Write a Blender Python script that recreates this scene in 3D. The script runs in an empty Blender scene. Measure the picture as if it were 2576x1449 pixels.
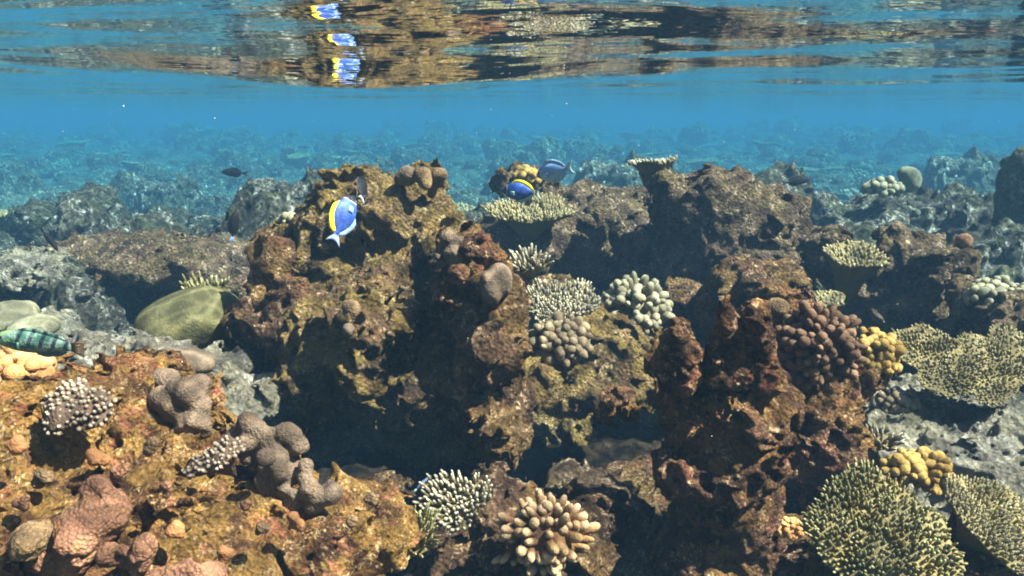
import bpy, math, random
import numpy as np
from mathutils import Vector, Matrix

rad = math.radians
C = bpy.context.scene.collection
scene = bpy.context.scene

# ------------------------------------------------------------------ camera
PITCH = 11.03
HFOV = 60.0
cd = bpy.data.cameras.new('camera')
cam = bpy.data.objects.new('camera', cd); C.objects.link(cam)
cd.sensor_width = 36; cd.angle = rad(HFOV); cd.clip_start = 0.02; cd.clip_end = 500
cam.location = (0, 0, 0); cam.rotation_euler = (rad(90 - PITCH), 0, 0)
scene.camera = cam

# ------------------------------------------------------------------ light
SUN_EL, SUN_AZ = 52.0, 113.0          # azimuth measured clockwise from +Y (view direction): the sun stands to the right
sd = Vector((math.cos(rad(SUN_EL)) * math.sin(rad(SUN_AZ)), math.cos(rad(SUN_EL)) * math.cos(rad(SUN_AZ)), math.sin(rad(SUN_EL))))
w = bpy.data.worlds.new('World'); scene.world = w; w.use_nodes = True
nt = w.node_tree; nt.nodes.clear()
sky = nt.nodes.new('ShaderNodeTexSky'); sky.sky_type = 'NISHITA'; sky.sun_disc = False
sky.sun_elevation = rad(SUN_EL); sky.sun_rotation = rad(SUN_AZ)
bg = nt.nodes.new('ShaderNodeBackground'); bg.inputs[1].default_value = 0.065
wo = nt.nodes.new('ShaderNodeOutputWorld')
nt.links.new(sky.outputs[0], bg.inputs[0]); nt.links.new(bg.outputs[0], wo.inputs[0])
sl = bpy.data.lights.new('sun', 'SUN'); sl.energy = 5.0; sl.angle = rad(0.5); sl.color = (1.0, 0.85, 0.66)
so = bpy.data.objects.new('sun', sl); C.objects.link(so)
so.rotation_euler = (-sd).to_track_quat('-Z', 'Y').to_euler()
vs = scene.view_settings
vs.view_transform = 'Standard'; vs.look = 'None'; vs.gamma = 1.0; vs.use_curve_mapping = False
vs.exposure = 1.95
cy = scene.cycles
cy.max_bounces = 10; cy.diffuse_bounces = 3; cy.glossy_bounces = 3; cy.transmission_bounces = 2
cy.volume_bounces = 2; cy.transparent_max_bounces = 12
cy.use_denoising = True
cy.filter_width = 1.9
cy.sample_clamp_indirect = 4.0
try: cy.denoiser = 'OPENIMAGEDENOISE'
except Exception: pass

# ------------------------------------------------------------------ picture to place
F = 1288.0 / math.tan(rad(HFOV / 2))
cp, sp = math.cos(rad(PITCH)), math.sin(rad(PITCH))
def P(px, py, Y):
    """the point of the place that stands at distance Y in front of the diver and is seen at px, py of a 2576 wide view"""
    x, z = (px - 1288.0) / F, (724.5 - py) / F
    dy = cp + z * sp; dz = -sp + z * cp
    t = Y / dy
    return np.array((x * t, Y, dz * t))
def S(r, Y): return r * Y / F

SURF = 0.06
BED = -1.12

# ------------------------------------------------------------------ noise
rng = np.random.RandomState(7)
PERM = np.concatenate([rng.permutation(256)] * 2).astype(np.int32)
GR = rng.normal(size=(256, 3)).astype(np.float32); GR /= np.linalg.norm(GR, axis=1)[:, None]
def perlin(p):
    p = p.astype(np.float32)
    i = np.floor(p).astype(np.int32); f = p - i; i &= 255
    u = f * f * f * (f * (f * 6 - 15) + 10)
    out = 0
    for dx in (0, 1):
        wx = u[:, 0] if dx else 1 - u[:, 0]
        ax = PERM[(i[:, 0] + dx) & 255]
        for dy in (0, 1):
            wy = wx * (u[:, 1] if dy else 1 - u[:, 1])
            ay = PERM[(ax + i[:, 1] + dy) & 255]
            for dz in (0, 1):
                wz = wy * (u[:, 2] if dz else 1 - u[:, 2])
                g = GR[PERM[(ay + i[:, 2] + dz) & 255]]
                out = out + wz * (g[:, 0] * (f[:, 0] - dx) + g[:, 1] * (f[:, 1] - dy) + g[:, 2] * (f[:, 2] - dz))
    return out * 1.5
JIT = rng.uniform(0.12, 0.88, size=(256, 3)).astype(np.float32)
def worley(p):
    p = p.astype(np.float32)
    i = np.floor(p).astype(np.int32); f = p - i; i &= 255
    best = np.full(len(p), 9.0, np.float32)
    for dx in (-1, 0, 1):
        ax = PERM[(i[:, 0] + dx) & 255]
        for dy in (-1, 0, 1):
            ay = PERM[(ax + i[:, 1] + dy) & 255]
            for dz in (-1, 0, 1):
                j = JIT[PERM[(ay + i[:, 2] + dz) & 255]]
                d = (j[:, 0] + dx - f[:, 0]) ** 2 + (j[:, 1] + dy - f[:, 1]) ** 2 + (j[:, 2] + dz - f[:, 2]) ** 2
                np.minimum(best, d, out=best)
    return np.sqrt(best)

# ------------------------------------------------------------------ mesh helpers
def mesh_from(name, V, Fq, smooth=True, attrs=None, mats=None, mi=None):
    """V (n,3); Fq a list of face index arrays (quads (m,4) / triangles (m,3))"""
    me = bpy.data.meshes.new(name)
    V = np.ascontiguousarray(V, np.float32)
    Fl = [np.asarray(a, np.int32) for a in (Fq if isinstance(Fq, list) else [Fq]) if len(a)]
    me.vertices.add(len(V)); me.vertices.foreach_set('co', V.ravel())
    tot = np.concatenate([np.full(len(a), a.shape[1], np.int32) for a in Fl])
    loops = np.concatenate([a.ravel() for a in Fl])
    st = np.concatenate([[0], np.cumsum(tot)[:-1]]).astype(np.int32)
    me.loops.add(len(loops)); me.loops.foreach_set('vertex_index', loops)
    me.polygons.add(len(tot)); me.polygons.foreach_set('loop_start', st)
    me.update(calc_edges=True)
    if smooth: me.polygons.foreach_set('use_smooth', np.ones(len(tot), bool))
    for k, v in (attrs or {}).items():
        a = me.attributes.new(k, 'FLOAT', 'POINT'); a.data.foreach_set('value', np.asarray(v, np.float32))
    for m in (mats or []): me.materials.append(m)
    if mi is not None: me.polygons.foreach_set('material_index', np.asarray(mi, np.int32))
    me.validate()
    return me
def link(name, me, parent=None, loc=None):
    o = bpy.data.objects.new(name, me); C.objects.link(o)
    if parent: o.parent = parent
    if loc is not None: o.location = [float(a) for a in loc]
    return o
def tag(o, label=None, cat=None, group=None, kind=None):
    if label: o['label'] = label
    if cat: o['category'] = cat
    if group: o['group'] = group
    if kind: o['kind'] = kind
    return o
def empty(name, loc, label, cat, group=None):
    o = bpy.data.objects.new(name, None); C.objects.link(o); o.empty_display_size = 0.05
    o.location = [float(a) for a in loc]
    return tag(o, label, cat, group)
def copy_tree(o):
    c = o.copy(); C.objects.link(c)
    for ch in o.children:
        d = ch.copy(); C.objects.link(d); d.parent = c
        for g in ch.children:
            e = g.copy(); C.objects.link(e); e.parent = d
    return c

def surface_nets(D, lo, h):
    """iso surface of the field D (negative inside) as quads"""
    D = D.astype(np.float32)
    ins = D < 0
    nx, ny, nz = D.shape
    cnt = np.zeros((nx - 1, ny - 1, nz - 1), np.int8)
    for a in (0, 1):
        for b in (0, 1):
            for c in (0, 1):
                cnt += ins[a:nx - 1 + a, b:ny - 1 + b, c:nz - 1 + c]
    act = (cnt > 0) & (cnt < 8)
    ci = np.argwhere(act)
    idx = np.full(act.shape, -1, np.int32); idx[act] = np.arange(len(ci))
    acc = np.zeros((len(ci), 3), np.float32); n = np.zeros(len(ci), np.float32)
    cor = [np.array((a, b, c)) for a in (0, 1) for b in (0, 1) for c in (0, 1)]
    for p in cor:
        for q in cor:
            d = q - p
            if d.sum() != 1 or (d < 0).any(): continue
            A = ci + p; B = ci + q
            va = D[A[:, 0], A[:, 1], A[:, 2]]; vb = D[B[:, 0], B[:, 1], B[:, 2]]
            m = (va < 0) != (vb < 0)
            t = np.where(m, va / np.where(m, va - vb, 1), 0)
            pos = p[None] + t[:, None] * d[None]
            acc += np.where(m[:, None], pos, 0); n += m
    V = (ci + acc / n[:, None]) * h + lo
    quads = []
    for ax in range(3):
        u, v = (ax + 1) % 3, (ax + 2) % 3
        sl0 = [slice(1, -1)] * 3; sl0[ax] = slice(0, -1)
        sl1 = list(sl0); sl1[ax] = slice(1, None)
        a = ins[tuple(sl0)]; b = ins[tuple(sl1)]
        for first, arr in ((True, a & ~b), (False, ~a & b)):
            e = np.argwhere(arr)
            if not len(e): continue
            off = np.ones(3, int); off[ax] = 0
            e = e + off
            du = np.zeros(3, int); du[u] = 1
            dv = np.zeros(3, int); dv[v] = 1
            g = lambda c: idx[c[:, 0], c[:, 1], c[:, 2]]
            q = np.stack([g(e - du - dv), g(e - dv), g(e), g(e - du)], 1)
            if not first: q = q[:, ::-1]
            quads.append(q)
    return V, np.concatenate(quads)

def sd_blob(X, b):
    if b[0] == 'e':
        _, c, r = b
        q = (X - c) / r
        k0 = np.sqrt((q * q).sum(1)); k1 = np.sqrt(((q / r) ** 2).sum(1)) + 1e-9
        return k0 * (k0 - 1) / k1
    _, a, ra, c, rb = b
    d = c - a; t = np.clip(((X - a) @ d) / (d @ d), 0, 1)
    return np.sqrt(((X - a - t[:, None] * d) ** 2).sum(1)) - (ra + t * (rb - ra))
def E(px, py, Y, rx, ry, ry3): return ('e', P(px, py, Y), np.array((S(rx, Y), ry3, S(ry, Y))))
def K(px, py, Y, r, px2, py2, Y2, r2): return ('c', P(px, py, Y), S(r, Y), P(px2, py2, Y2), S(r2, Y2))

def blob_mesh(name, blobs, res, k=0.04, waves=((0.12, .02), (.05, .01), (.022, .005)), nod=(0, 0.000), pit=(0, 0), cuts=(), zmin=None, seed=0, mats=None, centre=None, crinkle=True):
    """rock or lobed coral: smooth union of rounded lumps, then knobs, pits and crusts; returns mesh and its base point"""
    lo = np.min([b[1] - (b[2] if b[0] == 'e' else b[2]) for b in blobs] + [b[3] - b[4] for b in blobs if b[0] == 'c'], 0)
    hi = np.max([b[1] + (b[2] if b[0] == 'e' else b[2]) for b in blobs] + [b[3] + b[4] for b in blobs if b[0] == 'c'], 0)
    m = sum(a for _, a in waves) * 0.9 + 1.6 * nod[1] + 2.5 * res + k * 0.3
    lo = lo - m; hi = hi + m
    if zmin is not None: lo[2] = max(lo[2], zmin)
    n = np.maximum(np.ceil((hi - lo) / res).astype(int), 4)
    ax = [lo[i] + np.arange(n[i]) * res for i in range(3)]
    X = np.stack(np.meshgrid(*ax, indexing='ij'), -1).reshape(-1, 3).astype(np.float32)
    d = None
    for b in blobs:
        v = sd_blob(X, b)
        if d is None: d = v
        else:
            hh = np.clip(0.5 + 0.5 * (d - v) / k, 0, 1)
            d = d + (v - d) * hh - k * hh * (1 - hh)
    for b in cuts:
        v = -sd_blob(X, b); kk = k * 0.7
        hh = np.clip(0.5 - 0.5 * (d - v) / kk, 0, 1)
        d = d + (v - d) * hh + kk * hh * (1 - hh)
    band = np.abs(d) < m + 0.5 * res
    Q = X[band] + np.array((seed * 13.7 + 50, seed * 5.3 + 50, seed * 9.1 + 50), np.float32)
    if len(waves):
        wl = waves[0][0]
        Wp = Q + (wl * 0.35) * np.stack([perlin(Q / wl * 1.3 + 11.3), perlin(Q / wl * 1.3 + 37.1), perlin(Q / wl * 1.3 + 71.9)], 1)
        add = 0
        for j, (L, a) in enumerate(waves):
            pn = perlin(Wp / L)
            add = add + (a * pn if (j < 1 or not crinkle) else a * .85 * (2.2 * np.abs(pn) - .62))
        if nod[1]:
            add = add + nod[1] * (worley(Wp / nod[0]) * 1.6 - 1.0)
            if crinkle: add = add + .55 * nod[1] * (worley(Wp / (nod[0] * .46) + 3.3) * 1.6 - 1.0)
        if pit[1]: add = add + pit[1] * np.clip(0.38 - worley(Wp / pit[0] + 5.5), 0, 1) * 2.0
        d[band] += add
    D = d.reshape(n)
    D[0], D[-1] = 1, 1; D[:, 0], D[:, -1] = 1, 1; D[:, :, 0], D[:, :, -1] = 1, 1
    V, Q4 = surface_nets(D, lo, res)
    base = np.array((0.5 * (V[:, 0].min() + V[:, 0].max()), 0.5 * (V[:, 1].min() + V[:, 1].max()), V[:, 2].min())) if centre is None else centre
    return mesh_from(name, V - base, Q4, mats=mats), base

# ------------------------------------------------------------------ material helpers
def mat(name):
    m = bpy.data.materials.new(name); m.use_nodes = True
    t = m.node_tree; t.nodes.clear()
    o = t.nodes.new('ShaderNodeOutputMaterial')
    return m, t, o
def nd(t, ty, **kw):
    n = t.nodes.new(ty)
    for k, v in kw.items():
        if k.startswith('i_'):
            key = k[2:]
            n.inputs[int(key) if key.isdigit() else key].default_value = v
        else: setattr(n, k, v)
    return n
def noise(t, vec, scale, detail=4, rough=.55, dist=0):
    n = nd(t, 'ShaderNodeTexNoise'); n.inputs['Scale'].default_value = scale; n.inputs['Detail'].default_value = detail
    n.inputs['Roughness'].default_value = rough; n.inputs['Distortion'].default_value = dist
    t.links.new(vec, n.inputs['Vector']); return n.outputs['Fac']
def voro(t, vec, scale, feature='F1'):
    n = nd(t, 'ShaderNodeTexVoronoi', feature=feature); n.inputs['Scale'].default_value = scale
    t.links.new(vec, n.inputs['Vector']); return n.outputs['Distance']
def ramp(t, fac, a, b, va=0., vb=1.):
    n = nd(t, 'ShaderNodeMapRange', interpolation_type='SMOOTHSTEP')
    n.inputs[1].default_value = a; n.inputs[2].default_value = b; n.inputs[3].default_value = va; n.inputs[4].default_value = vb
    t.links.new(fac, n.inputs[0]); return n.outputs[0]
def mix(t, fac, a, b):
    n = nd(t, 'ShaderNodeMix', data_type='RGBA')
    if isinstance(fac, float): n.inputs[0].default_value = fac
    else: t.links.new(fac, n.inputs[0])
    for s, v in ((n.inputs[6], a), (n.inputs[7], b)):
        if isinstance(v, tuple): s.default_value = (*v, 1)
        else: t.links.new(v, s)
    return n.outputs[2]
def math_(t, op, a, b=None):
    n = nd(t, 'ShaderNodeMath', operation=op)
    for s, v in ((n.inputs[0], a), (n.inputs[1], b)):
        if v is None: continue
        if isinstance(v, (int, float)): s.default_value = v
        else: t.links.new(v, s)
    return n.outputs[0]
def bump(t, h, strength, dist, prev=None):
    n = nd(t, 'ShaderNodeBump'); n.inputs['Strength'].default_value = strength; n.inputs['Distance'].default_value = dist
    t.links.new(h, n.inputs['Height'])
    if prev is not None: t.links.new(prev, n.inputs['Normal'])
    return n.outputs[0]
def finish(t, o, col, nrm=None, rough=.85, spec=.15, sss=None):
    b = nd(t, 'ShaderNodeBsdfPrincipled')
    if isinstance(col, tuple): b.inputs['Base Color'].default_value = (*col, 1)
    else: t.links.new(col, b.inputs['Base Color'])
    b.inputs['Roughness'].default_value = rough
    b.inputs['Specular IOR Level'].default_value = spec
    if nrm is not None: t.links.new(nrm, b.inputs['Normal'])
    t.links.new(b.outputs[0], o.inputs['Surface']); return b
def objvec(t): return nd(t, 'ShaderNodeTexCoord').outputs['Object']

def rock_mat(name, dark, mid, algae, pink, fleck, algae_amt=.5, pink_amt=.35, fleck_amt=.5, sc=1.0):
    m, t, o = mat(name); v = objvec(t)
    c = mix(t, ramp(t, noise(t, v, 9 * sc, 5, .6), .38, .62), dark, mid)
    c = mix(t, math_(t, 'MULTIPLY', ramp(t, noise(t, v, 5.5 * sc, 7, .7, .5), .53 - .12 * algae_amt, .61 - .12 * algae_amt), algae_amt), c, algae)
    vo = nd(t, 'ShaderNodeVectorMath', operation='ADD'); t.links.new(v, vo.inputs[0]); vo.inputs[1].default_value = (3.1, 7.7, 1.3)
    c = mix(t, math_(t, 'MULTIPLY', ramp(t, noise(t, vo.outputs[0], 8 * sc, 7, .7, .4), .54, .60), pink_amt), c, pink)
    md = noise(t, vo.outputs[0], 24 * sc, 4, .65)
    c = mix(t, math_(t, 'MULTIPLY', ramp(t, md, .42, .32), .65), c, dark)
    fl = math_(t, 'MULTIPLY', ramp(t, noise(t, vo.outputs[0], 58 * sc, 4, .7, 1.0), .50, .62), ramp(t, noise(t, v, 17 * sc, 4, .65), .46, .60, .06, 1.0))
    c = mix(t, math_(t, 'MULTIPLY', fl, fleck_amt), c, fleck)
    dk = ramp(t, noise(t, v, 85 * sc, 4, .7), .36, .5)
    c = mix(t, dk, mix(t, .55, c, dark), c)
    h = math_(t, 'ADD', noise(t, v, 60 * sc, 8, .75, .5), math_(t, 'MULTIPLY', voro(t, v, 80 * sc), .7))
    n1 = bump(t, h, 1.0, .042 / sc)
    finish(t, o, c, n1, .9, .12)
    return m

M = {}
#                         dark             mid              algae            pink             fleck
M['reef_brown'] = rock_mat('reef_brown', (.043, .024, .018), (.145, .084, .052), (.24, .150, .048), (.215, .085, .062), (.60, .43, .29), .6, .6, .9, 1.15)
M['reef_olive'] = rock_mat('reef_olive', (.053, .035, .021), (.165, .108, .056), (.25, .175, .052), (.21, .11, .07), (.60, .47, .30), .75, .5, .9, 1.05)
M['reef_rust'] = rock_mat('reef_rust', (.046, .022, .016), (.175, .092, .056), (.31, .175, .055), (.25, .090, .062), (.62, .43, .27), .6, .6, .9, 1.5)
M['reef_gold'] = rock_mat('reef_gold', (.046, .022, .013), (.225, .112, .048), (.37, .22, .062), (.40, .155, .09), (.66, .48, .27), .75, .75, .95, 1.8)
M['reef_grey'] = rock_mat('reef_grey', (.051, .034, .026), (.165, .115, .078), (.185, .140, .065), (.185, .105, .088), (.60, .48, .37), .5, .5, .9, .85)
M['reef_pale'] = rock_mat('reef_pale', (0.149, 0.138, 0.121), (0.356, 0.333, 0.287), (0.299, 0.276, 0.172), (0.368, 0.310, 0.265), (0.700, 0.700, 0.700), .45, .4, .6, .9)
M['reef_far'] = rock_mat('reef_far', (0.034, 0.033, 0.029), (0.110, 0.106, 0.082), (0.127, 0.138, 0.081), (0.115, 0.098, 0.092), (0.700, 0.700, 0.700), .6, .4, .75, .42)

def coral_mat(name, base, tip, blotch=None, fine=140, bumpd=.003, power=(.35, 1.0)):
    """living coral; the pale growing tips follow the stored tip value of each finger"""
    m, t, o = mat(name); v = objvec(t)
    a = nd(t, 'ShaderNodeAttribute', attribute_name='tip')
    c = mix(t, ramp(t, a.outputs['Fac'], power[0], power[1]), base, tip)
    if blotch: c = mix(t, math_(t, 'MULTIPLY', ramp(t, noise(t, v, 16, 4), .45, .65), .7), c, blotch)
    c = mix(t, ramp(t, noise(t, v, fine, 3), .35, .6), mix(t, .3, c, tuple(.4 * x for x in base)), c)
    finish(t, o, c, bump(t, voro(t, v, fine * 1.6), .6, bumpd), .75, .2)
    return m
def skin_mat(name, a, b, c3, fine=160, bumpd=.002, sc=6):
    m, t, o = mat(name); v = objvec(t)
    c = mix(t, ramp(t, noise(t, v, sc, 4), .38, .62), a, b)
    c = mix(t, math_(t, 'MULTIPLY', ramp(t, noise(t, v, sc * 3.3, 5, .6), .5, .7), .65), c, c3)
    c = mix(t, ramp(t, voro(t, v, fine), .25, .5), c, mix(t, .35, c, (.03, .02, .015)))
    n = bump(t, voro(t, v, fine), .8, bumpd, bump(t, noise(t, v, sc * 7, 6, .65), .7, .012))
    finish(t, o, c, n, .8, .18)
    return m
M['finger_white'] = coral_mat('finger_white', (.105, .082, .048), (.40, .38, .31))
M['finger_green'] = coral_mat('finger_green', (.105, .088, .030), (.34, .34, .19), (.16, .115, .03))
M['finger_tan'] = coral_mat('finger_tan', (.14, .115, .058), (.34, .305, .19), (.19, .155, .06))
M['finger_grey'] = coral_mat('finger_grey', (.09, .062, .046), (.30, .255, .21))
M['knob_tan'] = coral_mat('knob_tan', (.085, .042, .022), (.40, .28, .17), (.22, .12, .045), 170, .002, (.45, .95))
M['knob_brown'] = coral_mat('knob_brown', (.048, .026, .019), (.165, .098, .062), (.09, .048, .032), 190, .002)
M['knob_ochre'] = coral_mat('knob_ochre', (.15, .095, .03), (.36, .24, .075), (.25, .15, .04), 170, .002)
M['knob_grey'] = coral_mat('knob_grey', (.075, .052, .034), (.23, .18, .12), (.18, .14, .09), 170, .002)
M['knob_white'] = coral_mat('knob_white', (.085, .072, .042), (.29, .275, .20), (.2, .18, .12), 170, .002)
M['knob_orange'] = coral_mat('knob_orange', (.24, .115, .05), (.52, .30, .13), (.42, .19, .07), 170, .002)
M['dome_green'] = skin_mat('dome_green', (.092, .092, .045), (.122, .118, .055), (.175, .158, .058), 210, .0008, 4)
M['dome_pale'] = skin_mat('dome_pale', (.15, .15, .105), (.21, .21, .15), (.26, .26, .19), 210, .0008, 4)
M['lobe_grey'] = skin_mat('lobe_grey', (.12, .09, .07), (.20, .15, .115), (.27, .18, .11), 240, .002, 9)
M['lobe_pink'] = skin_mat('lobe_pink', (.17, .082, .052), (.32, .165, .105), (.40, .22, .085), 200, .004, 14)
M['lobe_tan'] = skin_mat('lobe_tan', (.14, .095, .055), (.25, .165, .09), (.34, .22, .09), 200, .004, 12)
M['cup'] = skin_mat('cup', (.16, .15, .09), (.26, .25, .16), (.34, .32, .22), 90, .006)

# ------------------------------------------------------------------ sea surface, seen from below
SEED = 9
WAMP = .0072
def build_surface():
    rs = np.random.RandomState(SEED)
    ny, nx = 560, 560
    y = np.concatenate([np.linspace(-2.0, 0.2, 60), 0.2 + 1.2 * (np.sinh(np.linspace(0, 1, ny - 60) * 5.15) / 1.0) * .0196 * 40 / 1.0])
    y = np.sort(y); y = y[:]; y[-1] = 118
    u = np.linspace(-1, 1, nx); x = np.sinh(u * 4.6) * 1.1
    x = x / x.max() * 75
    Xg, Yg = np.meshgrid(x, y, indexing='ij')
    sx = np.gradient(x)[:, None] * np.ones_like(Yg); sy = np.ones_like(Xg) * np.gradient(y)[None]
    Z = np.zeros_like(Xg)
    comps = []
    for i in range(26):
        lam = 0.13 * (1.1 / .13) ** (i / 25.0)
        th = rad(100) + rs.normal() * .75
        comps.append((lam, th, rs.uniform(0, 6.28), WAMP * (lam / (2 * math.pi)) * (.55 + .45 * min(1, lam / .6)) * rs.uniform(.6, 1.4)))
    for lam, th, ph, a in comps:
        kk = 2 * math.pi / lam
        step = np.maximum(sx * abs(math.cos(th)), sy * abs(math.sin(th)))
        fade = np.clip((lam / (step + 1e-6) - 3.0) / 3.0, 0, 1)
        wob = 0.22 * lam * np.sin(Xg * 1.3 / lam + ph) 
        Z += a * fade * np.sin(kk * (Xg * math.cos(th) + Yg * math.sin(th) + wob) + ph) * 2.2
    calm = 1 / (1 + (np.maximum(Yg, 0) / 1.7) ** 2)
    Z *= calm
    # a low swell just ahead of the diver
    Z -= (.022 * np.exp(-((Xg + .14) / .26) ** 2)) * np.exp(-((Yg - 1.30) / .50) ** 2)
    Z += SURF
    V = np.stack([Xg, Yg, Z], -1).reshape(-1, 3)
    i = np.arange((nx - 1) * ny).reshape(nx - 1, ny)[:, :-1].ravel()
    q = np.stack([i, i + ny, i + ny + 1, i + 1], 1)
    m, t, o = mat('sea_surface')
    geo = nd(t, 'ShaderNodeNewGeometry'); tc = objvec(t)
    mp = nd(t, 'ShaderNodeMapping'); mp.inputs['Scale'].default_value = (1, 1.5, 1); t.links.new(tc, mp.inputs[0])
    hn = noise(t, mp.outputs[0], 11, 3, .5)
    nb = bump(t, hn, .12, .012)
    dot = nd(t, 'ShaderNodeVectorMath', operation='DOT_PRODUCT')
    t.links.new(nb, dot.inputs[0]); t.links.new(geo.outputs['Incoming'], dot.inputs[1])
    cosi = math_(t, 'ABSOLUTE', dot.outputs['Value'])
    fac = ramp(t, cosi, .60, .70)            # beyond the critical angle the surface is a mirror, steeper it is a window
    # bright ripple lines of light, painted as a cell pattern into the window's tint
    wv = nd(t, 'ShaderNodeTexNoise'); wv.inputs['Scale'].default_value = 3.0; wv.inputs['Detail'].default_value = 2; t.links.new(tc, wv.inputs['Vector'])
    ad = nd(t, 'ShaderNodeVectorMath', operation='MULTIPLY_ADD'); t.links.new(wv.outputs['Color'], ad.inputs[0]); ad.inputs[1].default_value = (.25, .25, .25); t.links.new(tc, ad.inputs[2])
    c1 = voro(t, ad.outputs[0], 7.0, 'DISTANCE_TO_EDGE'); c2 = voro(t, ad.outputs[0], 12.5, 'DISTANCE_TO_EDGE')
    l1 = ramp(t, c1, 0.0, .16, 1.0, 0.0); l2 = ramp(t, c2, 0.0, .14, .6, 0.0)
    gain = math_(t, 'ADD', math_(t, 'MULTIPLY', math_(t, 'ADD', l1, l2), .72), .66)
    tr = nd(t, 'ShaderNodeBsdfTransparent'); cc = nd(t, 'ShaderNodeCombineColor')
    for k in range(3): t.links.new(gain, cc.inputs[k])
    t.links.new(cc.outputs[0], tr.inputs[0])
    gl = nd(t, 'ShaderNodeBsdfGlossy'); gl.inputs['Roughness'].default_value = 0.015; gl.inputs['Color'].default_value = (1, 1, 1, 1)
    t.links.new(nb, gl.inputs['Normal'])
    ms = nd(t, 'ShaderNodeMixShader'); t.links.new(fac, ms.inputs[0]); t.links.new(gl.outputs[0], ms.inputs[1]); t.links.new(tr.outputs[0], ms.inputs[2])
    t.links.new(ms.outputs[0], o.inputs['Surface'])
    o_ = link('water', mesh_from('water', V, q, mats=[m])); tag(o_, 'rippled mirror-like underside of the sea surface', 'sea surface', kind='structure')
build_surface()

# ------------------------------------------------------------------ seabed
def bed_z(x, y):
    x = np.asarray(x, float); y = np.asarray(y, float)
    p = np.stack([x, y, np.zeros_like(x)], -1).reshape(-1, 3)
    z = BED + .10 * perlin(p / 1.7 + 3.3) + .05 * perlin(p / .6 + 9.1)
    t = np.clip((p[:, 1] - 6.2) / 7.5, 0, 1)
    return (z - .80 * t * t * (3 - 2 * t)).reshape(x.shape)
def build_bed():
    ny, nx = 820, 640
    u = np.linspace(0, 1, ny); y = -1.5 + np.sinh(u * 5.0) / np.sinh(5.0) * 119 + u * 3
    v = np.linspace(-1, 1, nx); x = np.sinh(v * 4.2); x = x / x.max() * 80
    Xg, Yg = np.meshgrid(x, y, indexing='ij')
    Z = bed_z(Xg, Yg)
    p = np.stack([Xg, Yg, 0 * Xg], -1).reshape(-1, 3)
    st = (np.maximum(np.gradient(x)[:, None], np.gradient(y)[None])).reshape(-1)
    Z = Z - .14 * np.exp(-((Xg - .05) / .7) ** 2 - ((Yg - 2.7) / .5) ** 2)
    add = 0
    for L, a in ((.32, .055), (.15, .035), (.07, .02), (.035, .009)):
        f = np.clip(L / st / 2.5 - .6, 0, 1)
        add = add + f * a * (1 - 2 * np.abs(perlin(p / L + L * 77)))
    add = add + np.clip(.22 / st / 2.5 - .6, 0, 1) * .06 * (.6 - worley(p / .22))
    # far out the bed is broken into low heads and gullies
    far = np.clip((p[:, 1] - 5) / 10, 0, 1)
    add = add + far * (1 + .8 * np.clip((p[:, 1] - 8) / 10, 0, 1)) * (.24 * np.clip(perlin(p / 1.7 + 17), -.35, 1) + .15 * (.5 - 1.6 * np.abs(perlin(p / .8 + 5))) + .22 * (.55 - worley(p / .75)) + np.clip(.4 / st / 2 - .5, 0, 1) * .12 * (.55 - worley(p / .33)))
    Z = Z + add.reshape(Z.shape)
    V = np.stack([Xg, Yg, Z], -1).reshape(-1, 3)
    i = np.arange((nx - 1) * ny).reshape(nx - 1, ny)[:, :-1].ravel()
    q = np.stack([i, i + ny, i + ny + 1, i + 1], 1)
    m, t, o = mat('seabed'); v = objvec(t)
    c = mix(t, ramp(t, noise(t, v, 1.6, 6, .65), .4, .62), (.030, .031, .025), (.095, .092, .072))
    c = mix(t, ramp(t, noise(t, v, 6, 6, .7), .50, .66), c, (.035, .034, .03))
    c = mix(t, math_(t, 'MULTIPLY', ramp(t, noise(t, v, 14, 5, .75, .8), .55, .66), .9), c, (.50, .50, .45))
    # shade of the hollow, painted near-black into the floor between the near outcrops
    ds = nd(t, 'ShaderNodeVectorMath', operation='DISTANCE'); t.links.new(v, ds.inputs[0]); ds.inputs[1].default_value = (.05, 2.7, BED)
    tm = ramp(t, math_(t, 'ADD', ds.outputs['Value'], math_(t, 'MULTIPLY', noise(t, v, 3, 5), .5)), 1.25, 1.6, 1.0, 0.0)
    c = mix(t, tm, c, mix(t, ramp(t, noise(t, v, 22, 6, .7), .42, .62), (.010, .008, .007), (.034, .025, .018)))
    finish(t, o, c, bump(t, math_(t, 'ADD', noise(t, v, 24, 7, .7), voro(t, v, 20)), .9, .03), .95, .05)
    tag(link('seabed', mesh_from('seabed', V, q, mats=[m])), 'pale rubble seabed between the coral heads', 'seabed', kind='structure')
build_bed()

# ------------------------------------------------------------------ rocks
def rock(name, blobs, mt, label, cat='reef rock', res=.012, zmin=BED - .12, group=None, **kw):
    me, base = blob_mesh(name, blobs, res, mats=[M[mt]], zmin=zmin, **kw)
    return tag(link(name, me, loc=base), label, cat, group)
W_BIG = ((.22, .050), (.11, .034), (.055, .020), (.028, .011))
W_MID = ((.15, .036), (.075, .024), (.038, .014), (.020, .008))
W_NEAR = ((.12, .030), (.06, .020), (.030, .011), (.015, .006))

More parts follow.
